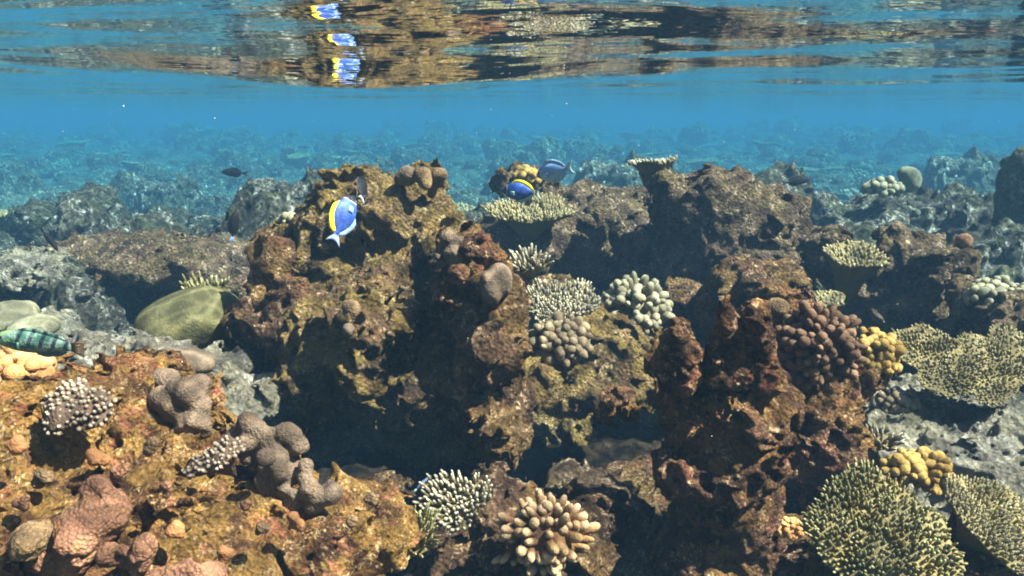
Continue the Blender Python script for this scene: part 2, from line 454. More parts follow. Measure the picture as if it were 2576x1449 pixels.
rock('reef_outcrop', [
    E(950, 690, 2.85, 200, 150, .24), E(1000, 570, 2.85, 130, 95, .17), E(870, 560, 2.85, 80, 95, .13), K(838, 470, 2.85, 26, 850, 560, 2.85, 50),
    E(1010, 480, 2.9, 85, 32, .11), K(1080, 450, 2.9, 22, 1095, 560, 2.85, 40), K(1100, 540, 2.8, 36, 1120, 640, 2.75, 60),
    E(720, 600, 2.95, 80, 36, .12), E(800, 720, 2.95, 130, 120, .2), E(980, 900, 2.95, 260, 180, .25), E(960, 1120, 3.1, 330, 200, .3), E(740, 640, 2.95, 60, 60, .1)],
    'reef_olive', 'large olive brown reef outcrop with a yellow finned fish before its peak', cuts=[E(1060, 800, 2.62, 52, 190, .22), E(700, 740, 2.72, 30, 130, .14), E(880, 640, 2.6, 60, 40, .09)], res=.0098, k=.07, waves=W_BIG, nod=(.07, 0.022), pit=(.09, .05), seed=1)
rock('reef_buttress', [
    K(680, 640, 2.45, 55, 700, 760, 2.42, 70), E(660, 790, 2.45, 60, 60, .12), E(640, 900, 2.65, 100, 120, .16), E(745, 830, 2.4, 80, 70, .13), E(640, 1010, 2.8, 110, 110, .18)],
    'reef_brown', 'dark brown buttress of reef rock beside the green dome coral', res=.0105, k=.06, waves=W_BIG, nod=(.065, 0.022), pit=(.08, .05), seed=2)
rock('reef_ledge', [
    K(780, 835, 2.2, 58, 915, 950, 2.05, 50), E(800, 930, 2.2, 100, 70, .13), E(960, 805, 2.15, 100, 45, .13), E(895, 800, 2.15, 50, 45, .1), E(980, 865, 2.22, 85, 55, .12),
    E(750, 1000, 2.35, 90, 70, .13), E(950, 740, 2.4, 90, 50, .12), E(860, 900, 2.35, 110, 80, .12)],
    'reef_olive', 'yellow tinged ledge of reef rock jutting out under the outcrop', res=.008, k=.045, waves=W_MID, nod=(.05, .016), pit=(.07, .035), seed=3)
rock('reef_pillar', [
    K(1165, 640, 2.15, 60, 1175, 800, 2.1, 84), E(1215, 710, 2.12, 62, 80, .12), E(1225, 860, 2.05, 92, 110, .14), E(1150, 900, 2.15, 70, 120, .12), E(1265, 800, 2.1, 48, 80, .1),
    E(1250, 1080, 2.0, 66, 55, .10), E(1225, 980, 2.1, 95, 60, .11), E(1180, 1000, 2.3, 80, 130, .12), E(1262, 1130, 2.0, 48, 45, .07)],
    'reef_brown', 'tall brown reef pillar capped by rounded lumps in the middle of the reef', res=.0070, k=.04, waves=W_MID, nod=(.045, .016), pit=(.06, .04), seed=4)
rock('reef_mound', [
    E(1550, 850, 2.8, 105, 75, .16), E(1500, 975, 2.7, 130, 50, .16), E(1390, 900, 2.5, 55, 45, .1), E(1345, 985, 2.3, 58, 48, .09), E(1390, 740, 3.0, 75, 40, .12),
    E(1600, 930, 2.75, 90, 80, .15), E(1440, 870, 2.75, 90, 85, .15), E(1560, 1110, 3.3, 170, 150, .2), E(1400, 1090, 3.2, 120, 130, .15)],
    'reef_olive', 'mossy olive rock mound between the middle pillar and the front pillar', res=.0095, k=.05, waves=W_MID, nod=(.055, 0.015), pit=(.08, .03), seed=5)
pin = rock('reef_pinnacle', [
    E(1690, 915, 1.7, 50, 34, .06),
    E(1800, 1010, 1.75, 140, 90, .13), E(1900, 980, 1.75, 80, 60, .10), E(1830, 1130, 1.75, 148, 130, .13), E(1830, 1270, 1.78, 130, 130, .13), E(1770, 1400, 1.78, 150, 110, .13),
    E(1700, 1180, 1.7, 55, 45, .07), E(1930, 1040, 1.72, 55, 120, .08), E(1860, 1420, 1.75, 70, 60, .08), E(1560, 1010, 1.95, 45, 30, .06)],
    'reef_rust', 'rust coloured reef pillar with three jagged peaks nearest the viewer', res=.0058, k=.028, waves=W_NEAR, nod=(.04, 0.015), pit=(.05, .04), seed=6,
    cuts=[E(1740, 1080, 1.56, 28, 50, .04), E(1690, 1300, 1.58, 36, 45, .05)])
for (a, b) in (((1706, 828, 1.62, 30), (1712, 930, 1.66, 50)), ((1820, 758, 1.62, 9), (1832, 920, 1.66, 62)), ((1905, 792, 1.62, 33), (1912, 930, 1.66, 52))):
    me, bs = blob_mesh('peak', [K(*a, *b), E(b[0], b[1] + 20, b[2], b[3] * 1.1, 40, .045)], .0048, k=.02, waves=((.055, .013), (.028, .008), (.014, .004)), nod=(.03, .005), pit=(.04, .018), seed=int(a[0]), mats=[M['reef_rust']])
    pk = link('peak', me, loc=bs - np.array(pin.location)); pk.parent = pin
rock('reef_column', [
    K(2050, 930, 2.05, 75, 2070, 1180, 2.0, 92), E(2110, 1150, 1.98, 65, 120, .09), E(2080, 1260, 1.95, 85, 50, .1), E(2150, 930, 2.1, 60, 60, .1), E(2020, 1300, 2.05, 80, 100, .1), E(1990, 770, 2.25, 50, 40, .07)],
    'reef_rust', 'reddish reef column under the big brown knobby coral', res=.0075, k=.04, waves=W_NEAR, nod=(.045, 0.015), pit=(.055, .04), seed=7)
rock('reef_ridge', [
    E(1900, 715, 3.0, 105, 48, .16), E(1980, 760, 3.0, 50, 50, .1), E(1850, 770, 3.05, 90, 80, .16), E(1930, 830, 3.1, 110, 90, .2), E(1720, 760, 3.3, 60, 50, .12), E(2000, 930, 3.2, 150, 150, .2)],
    'reef_brown', 'low rounded brown reef ridge behind the three peaked pillar', res=.011, k=.05, waves=W_MID, nod=(.055, 0.020), pit=(.07, .05), seed=8)
rock('reef_knoll', [
    E(1800, 540, 4.0, 125, 95, .25), K(1790, 455, 4.0, 42, 1800, 520, 4.0, 70), E(1930, 560, 4.0, 85, 70, .2), K(2010, 520, 4.0, 22, 2000, 590, 4.0, 40), E(1720, 500, 4.0, 40, 60, .12),
    K(1730, 445, 4.0, 16, 1740, 500, 4.0, 30), K(1636, 436, 3.95, 16, 1725, 530, 3.95, 46), E(1665, 445, 3.95, 42, 20, .11), K(1945, 480, 4.0, 16, 1940, 540, 4.0, 40), E(1850, 650, 4.0, 200, 90, .3), E(1760, 720, 4.2, 220, 110, .3), E(1980, 640, 4.1, 60, 60, .15), E(1650, 640, 4.3, 100, 70, .2)],
    'reef_grey', 'grey brown craggy knoll carrying a pale overhanging table coral', res=.015, k=.06, waves=((.26, .05), (.12, .035), (.06, .018), (.03, .009)), nod=(.10, 0.040), pit=(.11, .08), seed=9)
rock('reef_boulder', [
    E(1330, 610, 4.3, 125, 75, .25), E(1480, 555, 4.5, 150, 75, .3), E(1580, 530, 4.7, 90, 60, .2), E(1450, 650, 4.4, 150, 70, .25), E(1340, 700, 4.4, 140, 80, .25), E(1560, 650, 4.6, 110, 80, .25), E(1275, 465, 4.4, 34, 28, .08), E(1330, 480, 4.5, 60, 60, .12)],
    'reef_grey', 'wide grey boulder reef behind the middle pillar carrying a yellowish table coral', res=.016, k=.07, waves=((.26, .05), (.12, .03), (.06, .016), (.03, .008)), nod=(.10, 0.027), pit=(.13, .05), seed=10)
rock('reef_spur', [
    K(2285, 590, 3.6, 22, 2290, 660, 3.6, 60), E(2330, 650, 3.6, 90, 40, .2), K(2415, 625, 3.6, 14, 2370, 670, 3.6, 40), E(2280, 760, 3.6, 110, 85, .22), E(2350, 760, 3.7, 60, 80, .15),
    E(2200, 720, 3.7, 90, 70, .2), E(2290, 900, 3.8, 160, 120, .25), E(2240, 650, 3.65, 40, 60, .1), E(2090, 640, 3.8, 60, 70, .15)],
    'reef_grey', 'dark grey spur of reef with a pink tipped point by the cup coral', res=.014, k=.05, waves=((.22, .05), (.11, .03), (.055, .016), (.028, .008)), nod=(.09, 0.030), pit=(.1, .06), seed=11)
rock('reef_block', [
    E(2520, 790, 3.0, 90, 55, .2), E(2480, 860, 3.1, 110, 70, .2), E(2440, 740, 3.2, 40, 30, .1), E(2560, 900, 3.0, 90, 80, .2), E(2530, 840, 3.3, 90, 80, .2)],
    'reef_grey', 'shadowed reef block under the pale knob coral beside the right edge', res=.013, k=.05, waves=W_MID, nod=(.07, 0.020), pit=(.09, .05), seed=12)
rock('reef_shelf', [
    E(430, 650, 4.2, 190, 42, .4), E(230, 640, 4.4, 120, 36, .3), E(420, 740, 4.35, 240, 85, .35), E(560, 700, 4.1, 90, 50, .25), E(190, 720, 4.5, 120, 70, .3)],
    'reef_grey', 'broad flat reef shelf with a dark overhang behind the green dome coral', res=.016, k=.05, waves=((.26, .05), (.12, .03), (.06, .016), (.03, .008)), nod=(.10, 0.025), pit=(.12, .05), seed=13,
    cuts=[E(380, 790, 3.95, 220, 85, .25)])
rock('reef_bank', [
    E(60, 1190, 1.3, 190, 230, .2), E(230, 1120, 1.36, 150, 150, .16), E(330, 1260, 1.25, 200, 150, .16), E(340, 1000, 1.45, 90, 60, .09), E(560, 1300, 1.28, 140, 100, .12), E(620, 1230, 1.32, 60, 50, .06),
    E(300, 1420, 1.15, 260, 150, .16), E(620, 1420, 1.2, 170, 100, .12), E(820, 1380, 1.3, 140, 100, .11), E(960, 1330, 1.4, 60, 55, .07), E(60, 1000, 1.4, 110, 60, .10), E(500, 1150, 1.42, 110, 90, .1), E(30, 1400, 1.1, 150, 150, .13), E(480, 1060, 1.5, 60, 60, .08)],
    'reef_gold', 'sunlit orange gold bank of reef rock filling the near left corner', res=.0052, k=.04, waves=((.17, .045), (.08, .030), (.036, .016), (.016, .007)), nod=(.045, 0.022), pit=(.055, .05), seed=14,
    cuts=[E(500, 1250, 1.13, 60, 55, .06), E(150, 1080, 1.2, 60, 45, .06), E(870, 1440, 1.15, 60, 70, .08), E(560, 1440, 1.05, 40, 70, .05)])
rock('rubble_bank', [
    E(2400, 1100, 2.3, 160, 60, .25), E(2520, 1150, 2.2, 150, 90, .22), E(2280, 1050, 2.4, 80, 70, .15), E(2420, 1190, 2.1, 110, 50, .15), E(2540, 1080, 2.4, 120, 60, .2), E(2250, 1130, 2.2, 70, 60, .12), E(2500, 1250, 2.0, 160, 70, .15), E(2300, 1290, 2.05, 160, 90, .2)],
    'reef_pale', 'pale blue white rubble bank below the twin table corals', res=.0085, k=.05, waves=W_MID, nod=(.05, 0.018), pit=(.07, .03), seed=15)
rock('reef_plinth', [
    E(1400, 1380, 1.62, 130, 90, .10), E(1240, 1225, 1.72, 42, 44, .05), E(1290, 1300, 1.66, 90, 70, .08), E(1190, 1440, 1.6, 150, 60, .1), E(1470, 1300, 1.7, 70, 70, .07)],
    'reef_brown', 'brown base rock under the club fingered coral at the bottom', res=.0066, k=.035, waves=W_NEAR, nod=(.04, 0.015), pit=(.05, .03), seed=16)
rock('reef_stone', [E(1480, 1265, 2.05, 105, 70, .12), E(1540, 1350, 2.1, 100, 110, .14), E(1430, 1200, 2.15, 50, 40, .07), E(1560, 1430, 2.0, 120, 70, .12)],
    'reef_grey', 'grey stone sunk in the dark hollow left of the front pillar', res=.008, k=.04, waves=W_NEAR, nod=(.05, 0.013), pit=(.06, .03), seed=17)
rock('reef_underrock', [E(2120, 1420, 1.75, 160, 90, .14), E(2280, 1440, 1.6, 160, 60, .12), E(2480, 1430, 1.65, 160, 90, .14), E(1980, 1400, 1.8, 80, 60, .09)],
    'reef_brown', 'dark foot rock under the green table coral', res=.0075, k=.04, waves=W_NEAR, nod=(.045, 0.015), pit=(.055, .03), seed=18)
rock('reef_hollow_floor', [E(1000, 1370, 2.4, 300, 90, .4), E(1380, 1400, 2.35, 300, 70, .4), E(640, 1120, 2.6, 110, 80, .2), E(1640, 1290, 2.5, 150, 90, .3)],
    'reef_brown', 'shadowed floor rock of the dark hollow under the outcrop', res=.012, k=.05, waves=W_MID, nod=(.06, 0.018), pit=(.07, .04), seed=19)
rock('reef_lump', [E(640, 1010, 2.1, 60, 30, .1), E(540, 940, 2.2, 80, 40, .12), E(330, 905, 2.2, 110, 40, .15), E(150, 920, 2.1, 120, 40, .15)],
    'reef_pale', 'pale lumpy rubble at the foot of the green dome coral', res=.009, k=.04, waves=W_MID, nod=(.05, 0.018), pit=(.07, .03), seed=20)
rock('reef_edge_rock', [E(2570, 450, 5.5, 34, 60, .2), E(2575, 520, 5.5, 40, 60, .2), E(2600, 600, 5.5, 90, 80, .3)],
    'reef_far', 'dark blue column of rock cut by the right edge', res=.022, k=.07, waves=((.26, .05), (.12, .03), (.06, .016)), nod=(.10, .02), seed=21)
rock('reef_hummock', [E(2250, 545, 6.3, 120, 52, .4), E(2330, 560, 6.5, 90, 50, .35), E(2200, 620, 6.2, 160, 90, .5)],
    'reef_far', 'hazy hummock of reef carrying the pale branching clump and the greenish dome', res=.022, k=.07, waves=((.26, .05), (.12, .03), (.06, .016)), nod=(.10, .025), pit=(.13, .05), seed=23)
rock('reef_edge_slab', [E(40, 670, 4.0, 90, 26, .25), E(120, 690, 4.0, 70, 24, .2), E(10, 740, 4.1, 90, 50, .25), E(80, 850, 3.4, 110, 50, .2)],
    'reef_pale', 'pale stacked slabs of rubble at the left edge', res=.014, k=.04, waves=W_MID, nod=(.08, 0.022), pit=(.09, .04), seed=22)

# ------------------------------------------------------------------ corals
def frame_from(n):
    n = np.array(n, float); n /= np.linalg.norm(n)
    a = np.cross((0, 1, 0), n); a /= np.linalg.norm(a)
    return a, np.cross(n, a), n
def capsules(P0, Dr, L, R, seg=7, bulge=1.0, flat=.75):
    """tapered fingers from base points along directions; returns verts, faces, tip value"""
    n = len(P0)
    rings = np.array([(0, .92), (.35, 1.0), (.68, .98), (.86, .8), (.965, .45)])
    rings[:, 1] *= 1 + (bulge - 1) * rings[:, 0]
    Dr = Dr / np.linalg.norm(Dr, axis=1)[:, None]
    ref = np.where(np.abs(Dr[:, 2:3]) < .9, np.array([[0, 0, 1.]]), np.array([[1., 0, 0]]))
    U = np.cross(ref, Dr); U /= np.linalg.norm(U, axis=1)[:, None]; Wv = np.cross(Dr, U)
    th = np.arange(seg) / seg * 2 * math.pi
    ring = np.cos(th)[None, :, None] * U[:, None] + np.sin(th)[None, :, None] * Wv[:, None]
    V = []
    for t, r in rings:
        V.append(P0[:, None] + Dr[:, None] * (L * t)[:, None, None] + ring * (R * r)[:, None, None])
    V = np.stack(V, 1).reshape(n, -1, 3)
    V = np.concatenate([V, (P0 + Dr * L[:, None])[:, None]], 1)
    tip = np.concatenate([np.repeat(rings[:, 0], seg), [1.0]])
    nv = V.shape[1]
    q = []; nr = len(rings)
    for r in range(nr - 1):
        for s in range(seg):
            q.append((r * seg + s, r * seg + (s + 1) % seg, (r + 1) * seg + (s + 1) % seg, (r + 1) * seg + s))
    tr = [((nr - 1) * seg + s, (nr - 1) * seg + (s + 1) % seg, nv - 1) for s in range(seg)]
    off = (np.arange(n) * nv)[:, None, None]
    return V.reshape(-1, 3), [(np.array(q)[None] + off).reshape(-1, 4), (np.array(tr)[None] + off).reshape(-1, 3)], np.tile(tip, n)

def table_coral(name, c, rx, ry, normal, mt, label, cat='table coral', spacing=.017, flen=.03, frad=.006, cup=.12, stalk=.18, lean=.35, seed=0, lobes=.16, gap=None, skin='finger_tan', group=None):
    """plate on a stalk: plate part, then the thicket of fingers grown over it"""
    rs = np.random.RandomState(seed + 100)
    A, B, N = frame_from(normal)
    ph = rs.uniform(0, 6.28, 6)
    def rim(th):
        r = 1 + lobes * (np.sin(2 * th + ph[0]) * .6 + np.sin(3 * th + ph[1]) * .7 + np.sin(5 * th + ph[2]) * .4 + np.sin(9 * th + ph[3]) * .22)
        if gap is not None:
            d = (th - gap[0] + math.pi) % (2 * math.pi) - math.pi
            r = r * (1 - gap[2] * np.exp(-(d / gap[1]) ** 2))
        return r
    size = max(rx, ry)
    def top(r, th):
        x = r * rim(th) * np.cos(th) * rx; y = r * rim(th) * np.sin(th) * ry
        z = cup * size * r ** 2 + .05 * size * np.sin(3 * th + ph[4]) * r * r
        return x, y, z
    nr, nt_ = 14, 64
    th = np.arange(nt_) / nt_ * 2 * math.pi
    rr = np.linspace(0, 1, nr)[1:]
    pts = [(0., 0., 0.)]; 
    T = []
    for r in rr:
        x, y, z = top(r, th); T.append(np.stack([x, y, z], 1))
    Bt = []
    thick = .012 * size + .0035
    for r in rr[::-1]:
        x, y, z = top(r, th)
        zz = z - thick - stalk * np.clip(1 - r, 0, 1) ** 1.9
        Bt.append(np.stack([x * (.96 if r > .95 else 1), y * (.96 if r > .95 else 1), zz], 1))
    V = np.concatenate([np.zeros((1, 3))] + T + Bt + [np.array([[0, 0, -thick - stalk]])])
    V[:, 2] += .008 * perlin(V * 30 + seed) 
    q = []; trn = []
    R = 2 * (nr - 1)
    for s in range(nt_): trn.append((0, 1 + s, 1 + (s + 1) % nt_))
    for r in range(R - 1):
        for s in range(nt_):
            a = 1 + r * nt_ + s; b = 1 + r * nt_ + (s + 1) % nt_
            q.append((a, a + nt_, b + nt_, b))
    last = 1 + (R - 1) * nt_
    for s in range(nt_): trn.append((last + s, len(V) - 1, last + (s + 1) % nt_))
    Rm = np.stack([A, B, N], 1)
    base = np.array(c) + N * (-thick - stalk)
    root = empty(name, base, label, cat, group)
    off = np.array(c) - base
    plate = link('plate', mesh_from('plate', V @ Rm.T + off, [np.array(q), np.array(trn)], mats=[M[skin]], attrs={'tip': np.zeros(len(V))}), root)
    # fingers: jittered hexagonal spread over the plate
    nxx = int(rx * 2.6 / spacing); nyy = int(ry * 2.6 / (spacing * .87))
    gx, gy = np.meshgrid(np.arange(-nxx // 2, nxx // 2 + 1), np.arange(-nyy // 2, nyy // 2 + 1), indexing='ij')
    px = (gx + .5 * (gy % 2)) * spacing + rs.normal(size=gx.shape) * spacing * .2
    py = gy * spacing * .87 + rs.normal(size=gx.shape) * spacing * .2
    th = np.arctan2(py / ry, px / rx).ravel(); r = (np.hypot(px / rx, py / ry)).ravel() / rim(th)
    k = r < .99
    th, r = th[k], r[k]
    x, y, z = top(r, th)
    n = len(x)
    rad_ = np.stack([np.cos(th) * r, np.sin(th) * r, np.zeros(n)], 1)
    D = np.array([[0, 0, 1.]]) + rad_ * (lean + .9 * np.clip(r - .8, 0, 1) * 5 * .6)[:, None] + rs.normal(size=(n, 3)) * .13
    Ln = flen * (.7 + .5 * rs.rand(n)) * (1 - .25 * np.clip(r - .85, 0, 1) * 6)
    Rn = frad * (.85 + .35 * rs.rand(n))
    Pb = np.stack([x, y, z - .004], 1)
    V2, F2, tip = capsules(Pb, D, Ln * 1.25, Rn * 1.08, seg=6, bulge=.62)
    link('finger_cover', mesh_from('finger_cover', V2 @ Rm.T + off, F2, mats=[M[mt]], attrs={'tip': tip}), root)
    return root

def knob_coral(name, c, rx, ry, rz, mt, label, cat='knob coral', n=70, lr=.02, ll=.05, seed=0, lo=-.35, split=False, up=(0, 0, 1), flare=1.0, core_dark=True, jit=.15, group=None):
    """rounded colony: core part and blunt lobes, the large lobes parts of their own"""
    rs = np.random.RandomState(seed + 300)
    A, B, N = frame_from(up)
    Rm = np.stack([A, B, N], 1)
    i = np.arange(n) + .5
    z = 1 - i / n * (1 - lo); ph = i * 2.39996 + rs.normal(size=n) * .12
    s = np.sqrt(np.clip(1 - z * z, 0, 1))
    U = np.stack([s * np.cos(ph), s * np.sin(ph), z], 1)
    r3 = np.array((rx, ry, rz))
    Nn = U / r3; Nn /= np.linalg.norm(Nn, axis=1)[:, None]
    D = Nn + rs.normal(size=(n, 3)) * jit
    Ln = ll * (.62 + .7 * rs.rand(n)); Rn = lr * (.70 + .55 * rs.rand(n))
    wig = .16 * min(rx, rz) * np.stack([perlin(U * 1.4 + k * 9.3 + seed) for k in range(3)], 1)
    Pb = U * (r3 - ll * .85) + wig
    base = np.array(c) + N * (lo * rz)
    root = empty(name, base, label, cat, group)
    off = np.array(c) - base
    q, V = sphere(24, 14)
    core = V * (r3 - ll * .55)
    core = core + .16 * min(rx, rz) * np.stack([perlin(V * 1.4 + k * 9.3 + seed) for k in range(3)], 1)
    core[:, 2] = np.maximum(core[:, 2], lo * rz * 1.05)
    core = core + .25 * lr * np.stack([perlin(core * 40 + k * 9) for k in range(3)], 1)
    link('core', mesh_from('core', core @ Rm.T + off, q, mats=[M[mt]], attrs={'tip': np.zeros(len(core))}), root)
    ns = (n if split is True else split) if split else 0
    for j in (list(range(ns)) + ([None] if ns < n else [])):
        sl_ = slice(j, j + 1) if j is not None else slice(ns, None)
        V2, F2, tip = capsules(Pb[sl_], D[sl_], Ln[sl_], Rn[sl_], seg=9, bulge=1.06)
        V2 = V2 + .12 * lr * np.stack([perlin(V2 * (.7 / lr) + k * 9 + seed) for k in range(3)], 1)
        lb = link('lobe' if j is not None else 'lobe_cover', mesh_from('lobe', V2 @ Rm.T + off, F2, mats=[M[mt]], attrs={'tip': tip}), root)
        if ns and j is None: tag(lb, kind='stuff')
    return root
def sphere(nu, nv):
    V = [(0, 0, 1.)]
    for j in range(1, nv):
        a = math.pi * j / nv
        for i in range(nu): V.append((math.sin(a) * math.cos(2 * math.pi * i / nu), math.sin(a) * math.sin(2 * math.pi * i / nu), math.cos(a)))
    V.append((0, 0, -1.))
    q = []; t = []
    for i in range(nu): t.append((0, 1 + i, 1 + (i + 1) % nu))
    for j in range(nv - 2):
        for i in range(nu):
            a = 1 + j * nu + i; b = 1 + j * nu + (i + 1) % nu
            q.append((a, a + nu, b + nu, b))
    l = 1 + (nv - 2) * nu
    for i in range(nu): t.append((l + i, len(V) - 1, l + (i + 1) % nu))
    return [np.array(q), np.array(t)], np.array(V)

# --- near and middle colonies: name, pixel, distance, half sizes in pixels ...
def tc(px, py, Y, rx, ry, normal, *a, **k): return table_coral('table_coral', P(px, py, Y), S(rx, Y), S(ry, Y), normal, *a, **k)
table_coral('finger_table_coral', P(2215, 1325, 1.42), S(186, 1.42), S(172, 1.42), (-.10, -.62, .78), 'finger_green', 'big green finger covered table coral in the near right corner', spacing=.0086, flen=.0150, frad=.0031, cup=-.14, stalk=.12, seed=1, lobes=.15, lean=.25)
table_coral('table_coral', P(2520, 1330, 1.62), S(190, 1.62), S(150, 1.62), (.42, -.42, .80), 'finger_tan', 'yellowish table coral tilted away, behind the big green one', spacing=0.0092, flen=0.0153, frad=0.0032, cup=.05, stalk=.14, seed=2, lobes=.10, lean=.2)
table_coral('table_coral', P(2362, 912, 2.30), S(98, 2.30), S(112, 2.30), (-.12, -.66, .74), 'finger_tan', 'left one of the twin olive table corals over the rubble bank', spacing=.0098, flen=.0125, frad=.0036, cup=.15, stalk=.12, seed=3, lobes=.22)
table_coral('table_coral', P(2508, 930, 2.28), S(128, 2.28), S(105, 2.28), (-.06, -.62, .78), 'finger_tan', 'right one of the twin olive table corals, cut by the picture edge', spacing=.0098, flen=.0125, frad=.0036, cup=.16, stalk=.12, seed=4, lobes=.24)
table_coral('table_coral', P(2530, 858, 2.6), S(52, 2.6), S(50, 2.6), (.1, -.6, .8), 'finger_tan', 'small tan plate coral standing upright behind the twin tables', spacing=0.0126, flen=0.0136, frad=0.0046, cup=.1, stalk=.1, seed=5)
table_coral('finger_plate_coral', P(1150, 1255, 1.55), S(92, 1.55), S(85, 1.55), (-.15, -.62, .76), 'finger_white', 'white tipped curled plate coral before the dark hollow', spacing=.0092, flen=.020, frad=.0040, cup=.14, stalk=.08, seed=6, lobes=.16, gap=(1.0, .5, .6), lean=.35)
table_coral('finger_plate_coral', P(1020, 1345, 1.45), S(78, 1.45), S(68, 1.45), (.12, -.55, .80), 'finger_green', 'small spiky plate coral with upright fingers left of the curled plate', spacing=0.0092, flen=0.0306, frad=0.0032, cup=.10, stalk=.07, seed=7, lean=.4)
table_coral('finger_plate_coral', P(1398, 765, 2.62), S(98, 2.62), S(95, 2.62), (.03, -.42, .88), 'finger_white', 'bright white spiky plate coral right of the middle pillar', spacing=.0115, flen=.020, frad=.0046, cup=.10, stalk=.12, seed=8, lean=.35)
table_coral('finger_plate_coral', P(1326, 664, 2.7), S(48, 2.7), S(40, 2.7), (-.1, -.40, .90), 'finger_white', 'small bright white branching coral high beside the middle pillar', spacing=0.0141, flen=0.0306, frad=0.0055, cup=.12, stalk=.08, seed=9, lean=.6)
table_coral('table_coral', P(1335, 538, 4.05), S(105, 4.05), S(95, 4.05), (.03, -.24, .96), 'finger_tan', 'yellowish round table coral on the boulder under the yellow edged fish', spacing=0.0207, flen=0.0255, frad=0.0072, cup=.13, stalk=.16, seed=10, lobes=.10)
table_coral('table_coral', P(1643, 418, 3.95), S(54, 3.95), S(66, 3.95), (-.10, .04, .99), 'finger_white', 'table coral overhanging from the left shoulder of the craggy knoll', spacing=0.0192, flen=0.0221, frad=0.0068, cup=.16, stalk=.16, seed=11)
table_coral('cup_coral', P(2145, 665, 3.45), S(72, 3.45), S(70, 3.45), (.02, -.35, .92), 'finger_tan', 'pale funnel shaped cup coral left of the grey spur', 'cup coral', spacing=0.0192, flen=0.0187, frad=0.0065, cup=.42, stalk=.24, seed=12, lobes=.10)
table_coral('crest_coral', P(512, 728, 2.75), S(55, 2.75), S(26, 2.75), (.0, -.35, .93), 'finger_green', 'small frilly crest coral just above the green dome', spacing=0.0148, flen=0.0306, frad=0.0053, cup=.2, stalk=.07, seed=13)
table_coral('table_coral', P(2065, 755, 3.15), S(62, 3.15), S(45, 3.15), (.05, -.3, .94), 'finger_tan', 'thin pale plate coral beside the brown ridge', spacing=0.0178, flen=0.0119, frad=0.0061, cup=.1, stalk=.1, seed=14)
table_coral('finger_plate_coral', P(535, 1146, 1.18), S(76, 1.18), S(46, 1.18), (-.35, -.55, .76), 'finger_grey', 'small oval grey tipped finger coral on the golden bank', spacing=.0078, flen=.0075, frad=.0037, cup=-.12, stalk=.06, seed=15, lean=.5, skin='finger_grey')
table_coral('finger_plate_coral', P(180, 1012, 1.19), S(86, 1.19), S(78, 1.19), (-.05, -.68, .73), 'finger_grey', 'round grey tipped finger coral above a dark gap on the golden bank', spacing=.0080, flen=.0080, frad=.0037, cup=-.30, stalk=.07, seed=16, lean=.7, skin='finger_grey')
table_coral('finger_plate_coral', P(2215, 1108, 2.02), S(40, 2.02), S(32, 2.02), (0, -.5, .85), 'finger_white', 'little white branching coral on the rubble bank', spacing=0.0111, flen=0.0255, frad=0.0042, cup=0., stalk=.05, seed=17, lean=.9)

knob_coral('club_finger_coral', P(1370, 1352, 1.5), S(130, 1.5), S(105, 1.5), S(120, 1.5), 'knob_tan', 'tan coral with thick club shaped fingers at the bottom middle', 'finger coral', n=100, lr=.0084, ll=.038, seed=1, lo=-.12, split=True, up=(0, -.62, .78), jit=.34)
knob_coral('knobby_coral', P(2052, 880, 1.9), S(104, 1.9), S(100, 1.9), S(118, 1.9), 'knob_brown', 'big brown knobby dome coral on the reddish column', n=190, lr=.0106, ll=.038, seed=2, lo=-.55, split=100, up=(.05, -.45, .85), jit=.08)
knob_coral('knobby_coral', P(2205, 890, 2.05), S(58, 2.05), S(60, 2.05), S(58, 2.05), 'knob_ochre', 'ochre yellow knobby coral right of the big brown dome', n=64, lr=.0118, ll=.030, seed=3, lo=-.4, split=True, up=(.2, -.4, .85))
knob_coral('cauliflower_coral', P(1598, 775, 2.8), S(92, 2.8), S(85, 2.8), S(75, 2.8), 'knob_white', 'rounded greenish white cauliflower coral on the mossy mound', n=100, lr=.0140, ll=.044, seed=4, lo=-.3, split=True, up=(.1, -.3, .9))
knob_coral('lobed_coral', P(1412, 858, 2.42), S(76, 2.42), S(70, 2.42), S(56, 2.42), 'knob_grey', 'grey brown lobed coral below the bright white plate', n=80, lr=.0135, ll=.036, seed=5, lo=-.35, split=True, up=(0, -.5, .85))
knob_coral('lobed_coral', P(2310, 1185, 1.85), S(95, 1.85), S(60, 1.85), S(50, 1.85), 'knob_ochre', 'brown lobed coral peeping over the big green table', n=70, lr=.0118, ll=.032, seed=6, lo=-.3, split=True, up=(.05, -.45, .88))
knob_coral('lobed_coral', P(50, 925, 1.4), S(95, 1.4), S(70, 1.4), S(48, 1.4), 'knob_orange', 'orange lobed coral at the left edge under the striped fish', n=56, lr=.0115, ll=.02, seed=7, lo=-.4, split=True, up=(0, -.5, .85))
knob_coral('knobby_coral', P(2515, 752, 3.0), S(85, 3.0), S(70, 3.0), S(44, 3.0), 'knob_white', 'pale knobby coral on the shadowed block at the right edge', n=60, lr=.018, ll=.03, seed=8, lo=-.3, up=(0, -.4, .9))
knob_coral('knobby_coral', P(745, 556, 2.9), S(48, 2.9), S(40, 2.9), S(22, 2.9), 'knob_white', 'small pale knobby coral on the left shoulder of the outcrop', n=34, lr=.013, ll=.025, seed=9, lo=-.2)
knob_coral('branching_coral', P(2218, 478, 6.0), S(45, 6.0), S(40, 6.0), S(28, 6.0), 'knob_white', 'pale branching coral clump standing in the blue at the right', n=40, lr=.028, ll=.07, seed=10, lo=-.2)
knob_coral('lobed_coral', P(1328, 448, 4.35), S(42, 4.35), S(40, 4.35), S(24, 4.35), 'knob_ochre', 'small ribbed coral cap above the yellow edged fish', n=30, lr=.02, ll=.05, seed=11, lo=-.2)
